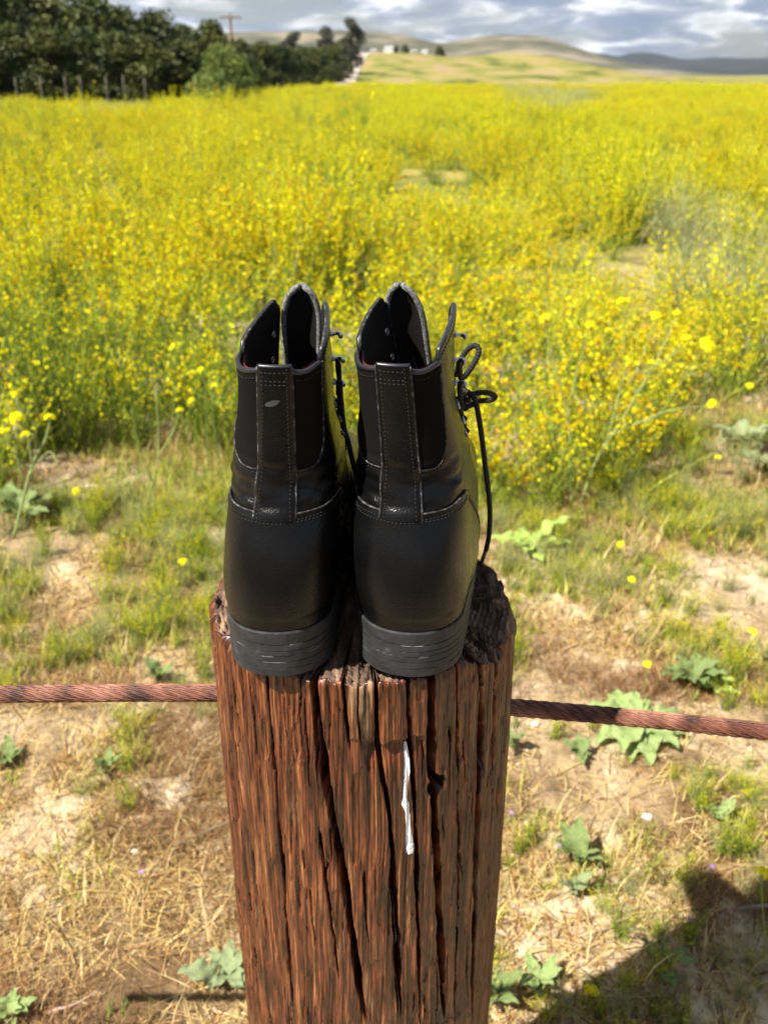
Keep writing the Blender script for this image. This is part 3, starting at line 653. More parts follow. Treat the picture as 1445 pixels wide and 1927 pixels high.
    for sg in (-1, 1):
        for q, z in enumerate((0.128, 0.140, 0.153, 0.169, 0.186, 0.203)):
            phi = sg * (PG - 0.13); p = B.O(np.array([phi]), np.array([z]), 0.0005)[0]; nrm = B.O(np.array([phi]), np.array([z]), 0.0015)[0] - p; nrm /= np.linalg.norm(nrm)
            if q < 3:
                t_ = np.cross(nrm, [0, 0, 1.0]); t_ /= np.linalg.norm(t_); bb = np.cross(nrm, t_); an = np.linspace(0, 2 * math.pi, 17)
                ring = p + nrm * 0.0003 + 0.0026 * (np.cos(an)[:, None] * t_ + np.sin(an)[:, None] * bb)
                Vt, Ft = tube(ring, 0.0009, 6); B.part('eyelet', Vt, Ft, M['metal'])
                hook_pts[(sg, q)] = p + nrm * 0.0016
            else:
                fw = np.array([sg * 1.0, -0.15, 0.0]); fw = fw - nrm * fw.dot(nrm); fw /= np.linalg.norm(fw)
                path = catmull([p - fw * 0.004, p + nrm * 0.0008, p + nrm * 0.004 - fw * 0.001, p + nrm * 0.0068 + fw * 0.0012, p + nrm * 0.0062 + fw * 0.0048], 5)
                Vt, Ft = tube(path, np.interp(np.linspace(0, 1, len(path)), [0, .3, 1], [0.0024, 0.0013, 0.0015]), 8); B.part('lace_hook', Vt, Ft, M['metal'])
                hook_pts[(sg, q)] = p + nrm * 0.0034 + fw * 0.0008
            pin = B.O(np.array([phi]), np.array([z]), -0.0034)[0]
            t_ = np.cross(nrm, [0, 0, 1.0]); t_ /= np.linalg.norm(t_); bb = np.cross(nrm, t_); an = np.linspace(0, 2 * math.pi, 13)
            Vt, Ft = tube(pin + 0.0019 * (np.cos(an)[:, None] * t_ + np.sin(an)[:, None] * bb), 0.0006, 5); B.part('rivet', Vt, Ft, M['metal'])
    B.hp = hook_pts; B.st = st
    B.bag('stitching', st, M['thread'], kind='stuff')
    return B
BOOTS = [
    dict(side=-1, shear=0.062, tong=0.000, label='black leather lace-up boot with a pale scuff on its back strap', flare=-0.002, loc=(-0.0710, 0.478, PTOP), rz=-5.0),
    dict(side=1, shear=-0.048, tong=-0.011, label='black leather lace-up boot with looped laces hanging beside it, back strap unscuffed', flare=0.005, loc=(0.0113, 0.478, PTOP), rz=-12.0)]
built = []
for d in BOOTS:
    b = build_boot(d['side'], d['shear'], d['label'], d['flare'], d['tong'])
    b.root.location = d['loc']; b.root.rotation_euler = (0, 0, math.radians(d['rz'])); b.root['group'] = 'the pair of boots on the post'
    b.M = Matrix.Translation(d['loc']) @ Matrix.Rotation(math.radians(d['rz']), 4, 'Z')
    built.append(b)
def loc_px(b, px, py, y):
    """a measured point, in the boot's own frame"""
    return np.array(b.M.inverted() @ Vector(at_y(px, py, y)))
def lace(b, name, P, r=0.0019, n=10):
    P = catmull(P, n * 4); d_ = np.r_[0, np.cumsum(np.linalg.norm(np.diff(P, axis=0), axis=1))]; Vt, Ft = tube(P, r * (1 + 0.09 * np.sin(d_ / 0.0021 * 6.283) ) , 8); return b.part(name, Vt, Ft, M['lace'])
for b in built:
    for q in range(3):                                                # crossed lacing, undone above the third pair
        for sg in (-1, 1):
            p0, p1 = b.hp[(sg, q)], b.hp[(-sg, q + 1)]; midp = (p0 + p1) / 2; midp[1] = float(TZ['yf'](midp[2])) + 0.004
            lace(b, 'crossed_lace', [p0, p0 * 0.6 + midp * 0.4 + [0, 0.003, 0.0], midp, p1 * 0.6 + midp * 0.4 + [0, 0.003, 0], p1], 0.0017, 6)
R, Lb = built[1], built[0]
k0 = R.hp[(1, 4)]
lace(R, 'lace_loop', [k0, loc_px(R, 868, 712, .585), loc_px(R, 888, 690, .587), loc_px(R, 901, 662, .590), loc_px(R, 893, 650, .594), loc_px(R, 876, 662, .597), loc_px(R, 864, 684, .596), loc_px(R, 858, 705, .592), k0 + [0.001, 0.004, -0.002]])
kn = loc_px(R, 871, 757, .586)
lace(R, 'lace_loop', [kn, loc_px(R, 890, 742, .582), loc_px(R, 915, 739, .583), loc_px(R, 931, 746, .588), loc_px(R, 922, 753, .594), loc_px(R, 900, 755, .597), loc_px(R, 880, 765, .595), kn + [0, 0.004, -0.003]])
lace(R, 'lace_end', [loc_px(R, 864, 741, .588), loc_px(R, 878, 737, .583), loc_px(R, 893, 752, .580), loc_px(R, 903, 800, .584), loc_px(R, 912, 870, .592), loc_px(R, 921, 950, .602), loc_px(R, 920, 1005, .610), loc_px(R, 914, 1036, .613)])
Vt, Ft = tube([loc_px(R, 914, 1034, .613), loc_px(R, 909, 1050, .614), loc_px(R, 904, 1064, .616)], 0.0016, 8); R.part('aglet', Vt, Ft, M['aglet'])
an = np.linspace(0, 2 * math.pi, 40)
lace(R, 'lace_knot', [kn + np.array([0.0035 * math.cos(t) , 0.004 * math.sin(t), 0.0035 * math.sin(2 * t)]) for t in an[::4]], 0.0021, 4)
lace(R, 'lace_loop', [R.hp[(1, 3)], loc_px(R, 868, 788, .590), loc_px(R, 873, 800, .592), loc_px(R, 869, 812, .597), R.hp[(1, 2)]])
lace(Lb, 'lace_end', [Lb.hp[(1, 4)], loc_px(Lb, 646, 795, .600), loc_px(Lb, 655, 830, .592), loc_px(Lb, 664, 870, .588), loc_px(Lb, 676, 915, .590), loc_px(Lb, 684, 960, .596), loc_px(Lb, 688, 1010, .604)])
lace(Lb, 'lace_end', [Lb.hp[(1, 3)], loc_px(Lb, 648, 850, .596), loc_px(Lb, 656, 890, .590), loc_px(Lb, 668, 930, .590), loc_px(Lb, 676, 990, .600)])
# the scuff on the left strap
zc = 0.1835; n = 9; uu, vv = np.meshgrid(np.linspace(-1, 1, n), np.linspace(-1, 1, n)); q = np.sqrt(np.clip(1 - vv ** 2, 0.03, 1))
jr = 0.75 + 0.5 * vn(uu * 2.1, vv * 2.1, 88); X_ = 0.0040 * uu * q * jr; Z_ = zc + 0.0019 * vv * jr + 0.35 * X_
Vq = Lb.O(strap_phi(Z_, np.abs(X_ - 0.0015)) * np.sign(X_ - 0.0015), Z_, 0.0027 * np.ones_like(Z_)).reshape(-1, 3)
Lb.part('scuff', Vq, grid_faces(n, n), M['scuff'], label='pale scuffed spot on the back strap')

# ------------------------------------------------------------------ rusty wire rope through the post
def make_rope():
    pts = [at_y(-1300, 1330, .60), at_y(-500, 1312, .595), at_y(0, 1306, .592), at_y(400, 1304, .590), at_y(690, 1312, .590), at_y(970, 1332, .590), at_y(1210, 1353, .586), at_y(1445, 1377, .580), at_y(1800, 1415, .572), at_y(2700, 1520, .55)]
    P = catmull(pts, 120); d = np.r_[0, np.cumsum(np.linalg.norm(np.diff(P, axis=0), axis=1))]
    n = int(d[-1] / 0.0022); q = np.linspace(0, d[-1], n); P = np.stack([np.interp(q, d, P[:, i]) for i in range(3)], -1)
    T = np.gradient(P, axis=0); T /= np.linalg.norm(T, axis=1)[:, None]
    U = np.cross(T, [0, 1.0, 0]); U /= np.linalg.norm(U, axis=1)[:, None]; B = np.cross(T, U)
    root = thing('wire_rope', 'rusty twisted steel wire rope strung through the wooden post', 'cable', tuple(P[n // 2]))
    m = mat('rusted_steel', (0.2, 0.08, 0.05), 0.55, 0.5, noise=((45, 45, 45), [(0.34, (0.045, 0.020, 0.013)), (0.5, (0.17, 0.060, 0.034)), (0.66, (0.30, 0.135, 0.085))], 8.0), bump=[((900, 900, 900), 0.5, 0.0005)])
    R0, Rw = 0.0046, 0.0021
    lay, wl = 0.062, 0.021
    for s_ in range(6):
        a = 2 * math.pi * (q / lay + s_ / 6.0)
        C = P + R0 * (np.cos(a)[:, None] * U + np.sin(a)[:, None] * B)
        Tc = np.gradient(C, axis=0); Tc /= np.linalg.norm(Tc, axis=1)[:, None]
        n1 = np.cos(a)[:, None] * U + np.sin(a)[:, None] * B; n1 -= Tc * (n1 * Tc).sum(1)[:, None]; n1 /= np.linalg.norm(n1, axis=1)[:, None]; n2 = np.cross(Tc, n1)
        bag = Bag(); Vt, Ft = tube(C, 0.0015, 5, False); bag.add(Vt - P[n // 2], Ft)
        for w in range(8):
            b_ = -2 * math.pi * (q / wl) * 0.55 + 2 * math.pi * w / 8
            Wp = C + Rw * (np.cos(b_)[:, None] * n1 + np.sin(b_)[:, None] * n2)
            Vt, Ft = tube(Wp, 0.00075, 4, False); bag.add(Vt - P[n // 2], Ft)
        obj('strand', bag.mesh('strand', m), root)
make_rope()

# ------------------------------------------------------------------ vegetation tools
def blades(base, h, lean, az, w, col, segs=2):
    """grass or straw blades: base (n,3), height, horizontal lean, azimuth, width; three triangles each"""
    n = len(base); dx, dy = np.cos(az), np.sin(az)
    tx, ty = -dy, dx
    def ctr(t): return base + np.stack([dx * lean * t ** 1.7, dy * lean * t ** 1.7, h * (t - 0.12 * t * t)], -1)
    c0, c1, c2 = ctr(0.0), ctr(0.5), ctr(1.0); sd = np.stack([tx, ty, 0 * tx], -1) * (w / 2)[:, None]
    V = np.stack([c0 - sd, c0 + sd, c1 - sd * 0.8, c1 + sd * 0.8, c2], 1).reshape(-1, 3)
    i = np.arange(n)[:, None] * 5
    F = np.concatenate([i + [0, 1, 3], i + [0, 3, 2], i + [2, 3, 4]], 0)
    return V, F, np.repeat(col, 5, axis=0)
def colmix(n, cols, jit=0.15):
    c = np.array(cols)[rng.integers(0, len(cols), n)]; return np.clip(c * (1 + jit * rng.normal(0, 1, (n, 1))), 0.004, 0.9)
M['blade'] = mat('grass_blade', (0.2, 0.2, 0.05), 0.6, 0.3, attr=True, trans=0.35)
M['petal'] = mat('yellow_petal', (0.8, 0.6, 0.0), 0.6, 0.2, attr=True, trans=0.45)
M['stem'] = mat('green_stem', (0.2, 0.25, 0.06), 0.6, 0.3, attr=True, trans=0.2)
STRAW = [(0.52, 0.37, 0.15), (0.44, 0.28, 0.10), (0.72, 0.57, 0.30), (0.62, 0.47, 0.19), (0.33, 0.18, 0.06), (0.20, 0.10, 0.035), (0.56, 0.43, 0.16), (0.15, 0.075, 0.03)]
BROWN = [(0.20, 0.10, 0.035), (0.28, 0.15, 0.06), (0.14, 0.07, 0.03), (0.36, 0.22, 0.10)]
GREEN = [(0.20, 0.27, 0.03), (0.30, 0.35, 0.05), (0.12, 0.18, 0.03), (0.36, 0.38, 0.09)]
YELGRN = [(0.46, 0.45, 0.07), (0.34, 0.38, 0.05), (0.55, 0.48, 0.14)]

# edge of the flowering field, as seen on the ground
EDGE = np.array([at_z(*p)[:2] for p in [(-700, 960), (0, 955), (110, 885), (420, 885), (600, 905), (850, 955), (1000, 985), (1150, 975), (1250, 915), (1285, 800), (1445, 745), (1900, 700)]])
def field_edge(x): return np.interp(x, EDGE[:, 0], EDGE[:, 1])

# ------------------------------------------------------------------ ground cover (nobody could count it)
def cover_points(n, y0, y1, dens):
    out = []
    while sum(len(o) for o in out) < n:
        y = y0 + (y1 - y0) * rng.random(n * 3); x = (rng.random(n * 3) * 2 - 1) * (0.5 + 0.62 * y)
        k = rng.random(n * 3) < dens(x, y) * (0.5 + 0.62 * y) / (0.5 + 0.62 * y1)
        out.append(np.stack([x[k], y[k]], -1))
    p = np.vstack(out)[:n]; return np.column_stack([p, gz(p[:, 0], p[:, 1])])
BARE = [(*at_z(1060, 1450)[:2], .17), (*at_z(1390, 1440)[:2], .26), (*at_z(1350, 1130)[:2], .30), (*at_z(1180, 1510)[:2], .15), (*at_z(60, 1380)[:2], .14), (*at_z(170, 1340)[:2], .10), (*at_z(60, 1560)[:2], .10), (*at_z(280, 1850)[:2], .07), (*at_z(90, 1010)[:2], .16), (*at_z(1380, 860)[:2], .30), (*at_z(230, 1100)[:2], .12)]
def bare(x, y):
    b = 0 * x
    for bx, by, r in BARE: b = np.maximum(b, np.exp(-(((x - bx) / r) ** 2 + ((y - by) / (r * 0.8)) ** 2) ** 2))
    return b
def d_straw(x, y): return np.clip((0.28 + 1.9 * (vn(x / 0.28, y / 0.28, 21) - 0.35)) * (1 - 0.93 * bare(x, y)) * (1 - 0.9 * sstep(0.1, 0.5, y - field_edge(x))), 0, 1)
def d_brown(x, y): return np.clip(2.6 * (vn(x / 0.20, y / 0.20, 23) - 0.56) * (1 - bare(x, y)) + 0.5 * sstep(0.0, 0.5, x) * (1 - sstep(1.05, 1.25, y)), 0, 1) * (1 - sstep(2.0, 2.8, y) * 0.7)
def d_green(x, y): return np.clip((0.18 * sstep(0.15, 0.6, x) * (1 - sstep(1.1, 1.3, y)) + 1.7 * (vn(x / 0.16, y / 0.16, 27) - 0.56) + 0.55 * sstep(1.3, 2.2, y) + 0.35 * np.exp(-((x + 0.55) / 0.35) ** 2 - ((y - 2.3) / 0.5) ** 2)) * (1 - 0.85 * bare(x, y)), 0, 1)
def make_cover():
    b = Bag()
    n = 105000; p = cover_points(n, 0.55, 3.6, d_straw); L_ = (0.012 + 0.07 * rng.random(n) ** 2) * (1 + 0.25 * p[:, 1])
    fl = rng.random(n) < 0.8
    h = np.where(fl, rng.uniform(0.002, 0.015, n), L_ * 0.8); ln = np.where(fl, L_, L_ * 0.5)
    V, F, C = blades(p + [0, 0, 0.002], h, ln, rng.uniform(0, 6.283, n), rng.uniform(0.0009, 0.0026, n) * (1 + 0.2 * p[:, 1]), colmix(n, STRAW)); b.add(V, F, C)
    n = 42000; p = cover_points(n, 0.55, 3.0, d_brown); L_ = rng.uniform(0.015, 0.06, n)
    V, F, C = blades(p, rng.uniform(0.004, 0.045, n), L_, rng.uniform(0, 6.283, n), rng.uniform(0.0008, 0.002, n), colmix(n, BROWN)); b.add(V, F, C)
    tag(obj('dry_grass', b.mesh('dry_grass', M['blade'])), 'flattened dry straw and dead grass on the sandy ground', 'dry grass', kind='stuff')
    b = Bag()
    tuft = cover_points(9000, 0.6, 3.9, d_green); k = 11; n = len(tuft) * k
    p = np.repeat(tuft, k, axis=0); p[:, :2] += rng.normal(0, 0.013, (n, 2)); hs = np.repeat(rng.uniform(0.5, 1.2, len(tuft)), k)
    cc = np.repeat(np.where(rng.random((len(tuft), 1)) < 0.5, colmix(len(tuft), GREEN), colmix(len(tuft), YELGRN)), k, axis=0)
    V, F, C = blades(p, rng.uniform(0.015, 0.06, n) * hs * (0.6 + 0.3 * p[:, 1]), rng.uniform(0.005, 0.035, n), rng.uniform(0, 6.283, n), rng.uniform(0.0015, 0.0035, n), cc * rng.uniform(0.8, 1.2, (n, 1))); b.add(V, F, C)
    tag(obj('green_grass', b.mesh('green_grass', M['blade'])), 'sparse tufts of short green grass among the straw', 'grass', kind='stuff')
make_cover()
def soil_clods():
    n = 9000; p = cover_points(n, 0.6, 3.2, lambda x, y: np.clip(0.25 + 0.75 * bare(x, y), 0, 1)); r = 0.0012 + 0.0055 * rng.random(n) ** 4
    o6 = np.array([[1, 0, 0], [-1, 0, 0], [0, 1, 0], [0, -1, 0], [0, 0, 1], [0, 0, -1.0]]); V = p[:, None] + o6[None] * r[:, None, None] * rng.uniform(0.6, 1.3, (n, 6, 1)); V[:, :, 2] += r[:, None] * 0.3
    f = np.array([[0, 2, 4], [2, 1, 4], [1, 3, 4], [3, 0, 4], [2, 0, 5], [1, 2, 5], [3, 1, 5], [0, 3, 5]]); F = (f[None] + 6 * np.arange(n)[:, None, None]).reshape(-1, 3)
    c = np.repeat(colmix(n, [(0.40, 0.29, 0.18), (0.52, 0.42, 0.30), (0.28, 0.19, 0.11), (0.20, 0.13, 0.08)]), 6, axis=0)
    tag(obj('soil_clods', mesh_np('soil_clods', V.reshape(-1, 3), F, mat('dry_clod', (0.4, 0.3, 0.2), 0.95, 0.1, attr=True), False, c)), 'small dry clods and grit scattered over the sandy ground', 'clods', kind='stuff')
soil_clods()

# ------------------------------------------------------------------ flowering field plants
def stem_path(rg, h, spread, az, n=6, droop=0.0):
    t = np.linspace(0, 1, n); k = rg.normal(0, 0.03, (n, 2)).cumsum(0) * h * 0.35
    r = spread * t ** 1.25
    return np.stack([np.cos(az) * r + k[:, 0] * t, np.sin(az) * r + k[:, 1] * t, h * (t - droop * t * t)], -1)
def petals(rg, C, size, col, k=2):
    """each blossom: k little crossed quads"""
    n = len(C); Vs = []; Cs = []
    for q in range(k):
        a = rg.normal(0, 1, (n, 3)); a /= np.linalg.norm(a, axis=1)[:, None]
        b = np.cross(a, rg.normal(0, 1, (n, 3))); b /= np.linalg.norm(b, axis=1)[:, None]
        s = (size * rg.uniform(0.7, 1.25, n))[:, None]
        Vs.append(np.stack([C - a * s, C + b * s * 0.75, C + a * s, C - b * s * 0.75], 1))
        Cs.append(np.repeat(col[:, None], 4, axis=1))
    V = np.concatenate(Vs).reshape(-1, 3); F = np.arange(len(V)).reshape(-1, 4); return V, F, np.concatenate(Cs).reshape(-1, 3)
YEL = np.array([(0.74, 0.68, 0.003), (0.78, 0.74, 0.006), (0.72, 0.62, 0.002), (0.80, 0.78, 0.02)])
ORA = np.array([(0.76, 0.54, 0.003), (0.74, 0.42, 0.003), (0.76, 0.60, 0.004)])
def bush(seed, ns, hgt, spread, nf, pal, green, fsize, leafy):
    rg = np.random.default_rng(seed); S, Fl, Lf = Bag(), Bag(), Bag()
    for i in range(ns):
        az = rg.uniform(0, 6.283); q = rg.random() ** 0.6
        P = stem_path(rg, hgt * rg.uniform(0.6, 1.05) * (1 - 0.22 * q * q), spread * q, az, 7, rg.uniform(0.0, 0.18)); P[:, :2] += rg.normal(0, 0.05 * spread / 0.3, 2)
        g = np.array(green[rg.integers(len(green))]) * rg.uniform(0.75, 1.25)
        V, F = tube(P, np.linspace(0.0024, 0.0010, 7), 3, False); S.add(V, F, g)
        n = rg.poisson(nf * 1.55) if rg.random() < 0.62 else rg.poisson(nf * 0.10)
        if n:
            t = 1 - rg.random(n) ** 1.2 * 0.42; C = np.stack([np.interp(t, np.linspace(0, 1, 7), P[:, j]) for j in range(3)], -1) + rg.normal(0, 0.008, (n, 3))
            V, F, c = petals(rg, C, np.full(n, fsize), pal[rg.integers(0, len(pal), n)] * rg.uniform(0.85, 1.08, (n, 1))); Fl.add(V, F, c)
        n = rg.poisson(leafy)
        if n:
            t = rg.random(n) * 0.95; C = np.stack([np.interp(t, np.linspace(0, 1, 7), P[:, j]) for j in range(3)], -1)
            bz = rg.uniform(0, 6.283, n); ll = rg.uniform(0.015, 0.05, n)
            V, F, c = blades(C, ll * rg.uniform(0.2, 1.0, n), ll, bz, rg.uniform(0.002, 0.006, n), np.clip(g[None] * rg.uniform(0.8, 1.3, (n, 1)), 0, 0.6)); Lf.add(V, F, c)
    return S, Fl, Lf
DKG = [(0.08, 0.125, 0.014), (0.13, 0.19, 0.02), (0.21, 0.28, 0.03)]
LTG = [(0.32, 0.40, 0.03), (0.24, 0.33, 0.03), (0.42, 0.46, 0.06)]
PALE = [(0.36, 0.38, 0.16), (0.28, 0.32, 0.12), (0.42, 0.40, 0.20)]
KINDS = {                               # stems, height, spread, flowers per stem, colours, greens, blossom size, leaves per stem
    'gold': (48, 0.66, 0.32, 9.5, YEL, DKG[1:] + LTG, 0.0088, 12), 'amber': (48, 0.62, 0.32, 10, np.vstack([YEL, ORA]), DKG[1:] + LTG, 0.0085, 7),
    'leafy': (60, 0.66, 0.30, 1.4, np.vstack([YEL, ORA[:1]]), DKG + LTG[:1], 0.0085, 15), 'mixed': (52, 0.68, 0.32, 6.5, np.vstack([YEL, ORA[:1]]), DKG[1:] + LTG, 0.0085, 11),
    'pale': (60, 0.62, 0.30, 1.0, YEL, PALE, 0.008, 9), 'tall': (22, 0.98, 0.26, 14, YEL, LTG + PALE[:1], 0.0090, 7)}
PROTO = {}
for ki, (kn_, kk) in enumerate(KINDS.items()):
    PROTO[kn_] = []
    for v in range(2 if kn_ in ('pale', 'tall') else 3):
        S, Fl, Lf = bush(100 + ki * 10 + v, *kk)
        PROTO[kn_].append((S.mesh('stems', M['stem']), Fl.mesh('blossoms', M['petal'], False), Lf.mesh('leaves', M['blade'], False)))
def kind_at(x, y, r):
    yel = 0.04 + 0.82 * sstep(3.4, 4.6, y) + 0.85 * sstep(-0.25, 0.35, x) * sstep(1.9, 2.6, y)
    yel = min(1, yel * (0.30 + 0.98 * vn(x / (0.7 + 0.05 * y), y / (0.9 + 0.12 * y), 61)))
    pale = vn(x / (0.8 + y * 0.06), y / (1.6 + y * 0.22), 65)
    if y > 4.5 and pale > 0.66 and r < 0.8: return 'pale'
    if y > 3.2 and (r * 37.0) % 1 < 0.10: return 'tall'
    if r > yel: return 'leafy' if r > yel + 0.25 else 'mixed'
    if r > yel * 0.70: return 'mixed'
    return 'amber' if vn(x / (1.2 + y * 0.08), y / (2 + y * 0.2), 67) > 0.62 else 'gold'
NEAR_LABEL = {'gold': 'bushy stems thick with yellow blossom at the bare edge of the flower field', 'amber': 'bushy stems with deep orange-yellow blossom spikes at the bare edge of the field',
              'leafy': 'dark green leafy bush almost without flowers at the shaded field edge', 'mixed': 'green bush with scattered yellow blossoms along the field edge', 'pale': 'pale grey-green feathery bush at the field edge', 'tall': 'taller thin-stemmed yellow flowering bush at the field edge'}
def near_bushes():
    k = 0
    for row, (off, step) in enumerate([(0.10, 0.20), (0.34, 0.24)]):
        x = -2.1
        while x < 2.2:
            y = float(field_edge(x)) + off + random.uniform(-0.07, 0.07); xx = x + random.uniform(-0.05, 0.05)
            x += step * random.uniform(0.85, 1.2)
            kd = kind_at(xx, y, random.random() * 0.98)
            pr = PROTO[kd][k % len(PROTO[kd])]; k += 1
            s_ = random.uniform(0.72, 1.0) * (0.86 if row == 0 else 1.0)
            o = thing('flowering_bush', NEAR_LABEL[kd], 'bush', (xx, y, float(gz(xx, y)) - 0.01), random.uniform(0, 6.28), kd + ' bushes along the field edge')
            o.scale = (s_, s_, s_ * random.uniform(0.85, 1.1))
            obj('stems', pr[0], o); tag(obj('blossoms', pr[1], o), kind='stuff'); tag(obj('leaves', pr[2], o), kind='stuff')
near_bushes()
def far_field():
    pc = bpy.data.collections.new('field_plants')                    # sources only, never linked to the scene
    order = []
    for kd in PROTO:
        for v, pr in enumerate(PROTO[kd]):
            # one joined source mesh for the mass planting
            import bmesh
            bm = bmesh.new(); me = bpy.data.meshes.new('field_plant')
            for q, m_ in enumerate(pr):
                n0 = len(bm.faces); bm.from_mesh(m_); bm.faces.ensure_lookup_table()
                for f in bm.faces[n0:]: f.material_index = q
            bm.to_mesh(me); bm.free()
            for q in ('stem', 'petal', 'blade'): me.materials.append(M[q])
            o = bpy.data.objects.new('plant_%02d' % len(order), me); pc.objects.link(o); order.append((kd, v))
    index = {}
    for i, (kd, v) in enumerate(order): index.setdefault(kd, []).append(i)
    P, A = [], []
    rs = np.random.default_rng(77)
    for (y0, y1, dens) in [(2.4, 6, 15), (6, 12, 9), (12, 25, 5.0), (25, 50, 2.6), (50, 100, 1.3)]:
        wid = 1.0 + 0.62 * y1; n = int((y1 - y0) * 2 * wid * dens)
        x = rs.uniform(-wid, wid, n); y = rs.uniform(y0, y1, n); r = rs.random(n)
        keep = (np.abs(x) < 1.0 + 0.62 * y) & (y > field_edge(x) + 0.5) & (vn(x / 0.55, y / 0.75, 71) > 0.27)
        for xx, yy, rr in zip(x[keep], y[keep], r[keep]):
            kd = kind_at(xx, yy, rr); sc = rs.uniform(0.75, 1.08) * (1 + 0.9 * float(sstep(10, 60, yy)) * 0.4)
            sz_ = sc * (1 - 0.35 * float(sstep(8, 45, yy))) * (0.50 + 1.0 * float(vn(xx / 0.9, yy / 1.1, 73)))
            P.append((xx, yy, float(gz(xx, yy)) - 0.02)); A.append((index[kd][rs.integers(len(index[kd]))], rs.uniform(0, 6.283), sc * (1 + 0.7 * float(sstep(10, 40, yy))), sz_))
    lp = cover_points(2300, 1.2, 3.3, lambda x, y: np.clip(d_green(x, y) + 0.12 * sstep(1.7, 2.4, y), 0, 1))
    lp = np.vstack([lp, cover_points(130, 0.72, 1.35, lambda x, y: (x > 0.16) * np.clip(0.15 + 1.8 * (vn(x / 0.12, y / 0.12, 29) - 0.5), 0, 1))])
    for xx, yy, zz in lp:                                            # low growth in front of the field
        if yy > field_edge(xx) + 0.3 or (xx < -0.05 and yy > field_edge(xx) - 0.28): continue
        kd = ('leafy', 'pale', 'pale', 'mixed')[rs.integers(4)]; sc = rs.uniform(0.06, 0.17) * (0.6 + 0.3 * yy)
        P.append((xx, yy, zz - 0.005)); A.append((index[kd][rs.integers(len(index[kd]))], rs.uniform(0, 6.283), sc, sc * rs.uniform(0.7, 1.2)))
    rs = np.random.default_rng(78)                                    # the field goes on to both sides
    for (y0, y1, dens) in [(2.4, 6, 13), (6, 12, 8), (12, 25, 4.0), (25, 50, 2.2), (50, 100, 1.0)]:
        wid = 4.0 + 0.95 * y1; n = int((y1 - y0) * 2 * wid * dens)
        x = rs.uniform(-wid, wid, n); y = rs.uniform(y0, y1, n); r = rs.random(n)
        keep = (np.abs(x) >= 1.0 + 0.62 * y) & (np.abs(x) < 4.0 + 0.95 * y) & (y > field_edge(x) + 0.1) & (vn(x / 0.55, y / 0.75, 71) > 0.27)
        for xx, yy, rr in zip(x[keep], y[keep], r[keep]):
            kd = kind_at(xx, yy, rr); sc = rs.uniform(0.75, 1.08) * (1 + 0.36 * float(sstep(10, 60, yy)))
            P.append((xx, yy, float(gz(xx, yy)) - 0.02)); A.append((index[kd][rs.integers(len(index[kd]))], rs.uniform(0, 6.283), sc * (1 + 0.7 * float(sstep(10, 40, yy))), sc * (1 - 0.35 * float(sstep(8, 45, yy))) * (0.50 + 1.0 * float(vn(xx / 0.9, yy / 1.1, 73)))))
    P = np.array(P); A = np.array(A)
    me = bpy.data.meshes.new('flower_field'); me.vertices.add(len(P)); me.vertices.foreach_set('co', P.astype(np.float32).ravel())
    a = me.attributes.new('idx', 'INT', 'POINT'); a.data.foreach_set('value', A[:, 0].astype(np.int32))
    a = me.attributes.new('rot', 'FLOAT_VECTOR', 'POINT'); a.data.foreach_set('vector', np.column_stack([0 * A[:, 1], 0 * A[:, 1], A[:, 1]]).astype(np.float32).ravel())
    a = me.attributes.new('scl', 'FLOAT_VECTOR', 'POINT'); a.data.foreach_set('vector', A[:, [2, 2, 3]].astype(np.float32).ravel())
    o = tag(obj('flower_field', me), 'wide field of yellow wild flowers stretching to the tree line', 'flower field', kind='stuff')
    g = bpy.data.node_groups.new('scatter', 'GeometryNodeTree'); g.interface.new_socket('Geometry', in_out='INPUT', socket_type='NodeSocketGeometry'); g.interface.new_socket('Geometry', in_out='OUTPUT', socket_type='NodeSocketGeometry')
    L = g.links.new; gi = g.nodes.new('NodeGroupInput'); go = g.nodes.new('NodeGroupOutput')
    ci = g.nodes.new('GeometryNodeCollectionInfo'); ci.inputs['Collection'].default_value = pc; ci.inputs['Separate Children'].default_value = True; ci.inputs['Reset Children'].default_value = True
    ip = g.nodes.new('GeometryNodeInstanceOnPoints'); ip.inputs['Pick Instance'].default_value = True
    def na(nm, ty):
        q = g.nodes.new('GeometryNodeInputNamedAttribute'); q.data_type = ty; q.inputs['Name'].default_value = nm; return q.outputs['Attribute']
    L(gi.outputs[0], ip.inputs['Points']); L(ci.outputs[0], ip.inputs['Instance']); L(na('idx', 'INT'), ip.inputs['Instance Index'])
    e2r = g.nodes.new('FunctionNodeEulerToRotation'); L(na('rot', 'FLOAT_VECTOR'), e2r.inputs[0]); L(e2r.outputs[0], ip.inputs['Rotation']); L(na('scl', 'FLOAT_VECTOR'), ip.inputs['Scale'])
    L(ip.outputs[0], go.inputs[0])
    md = o.modifiers.new('scatter', 'NODES'); md.node_group = g
    print('field plants', len(P))
far_field()

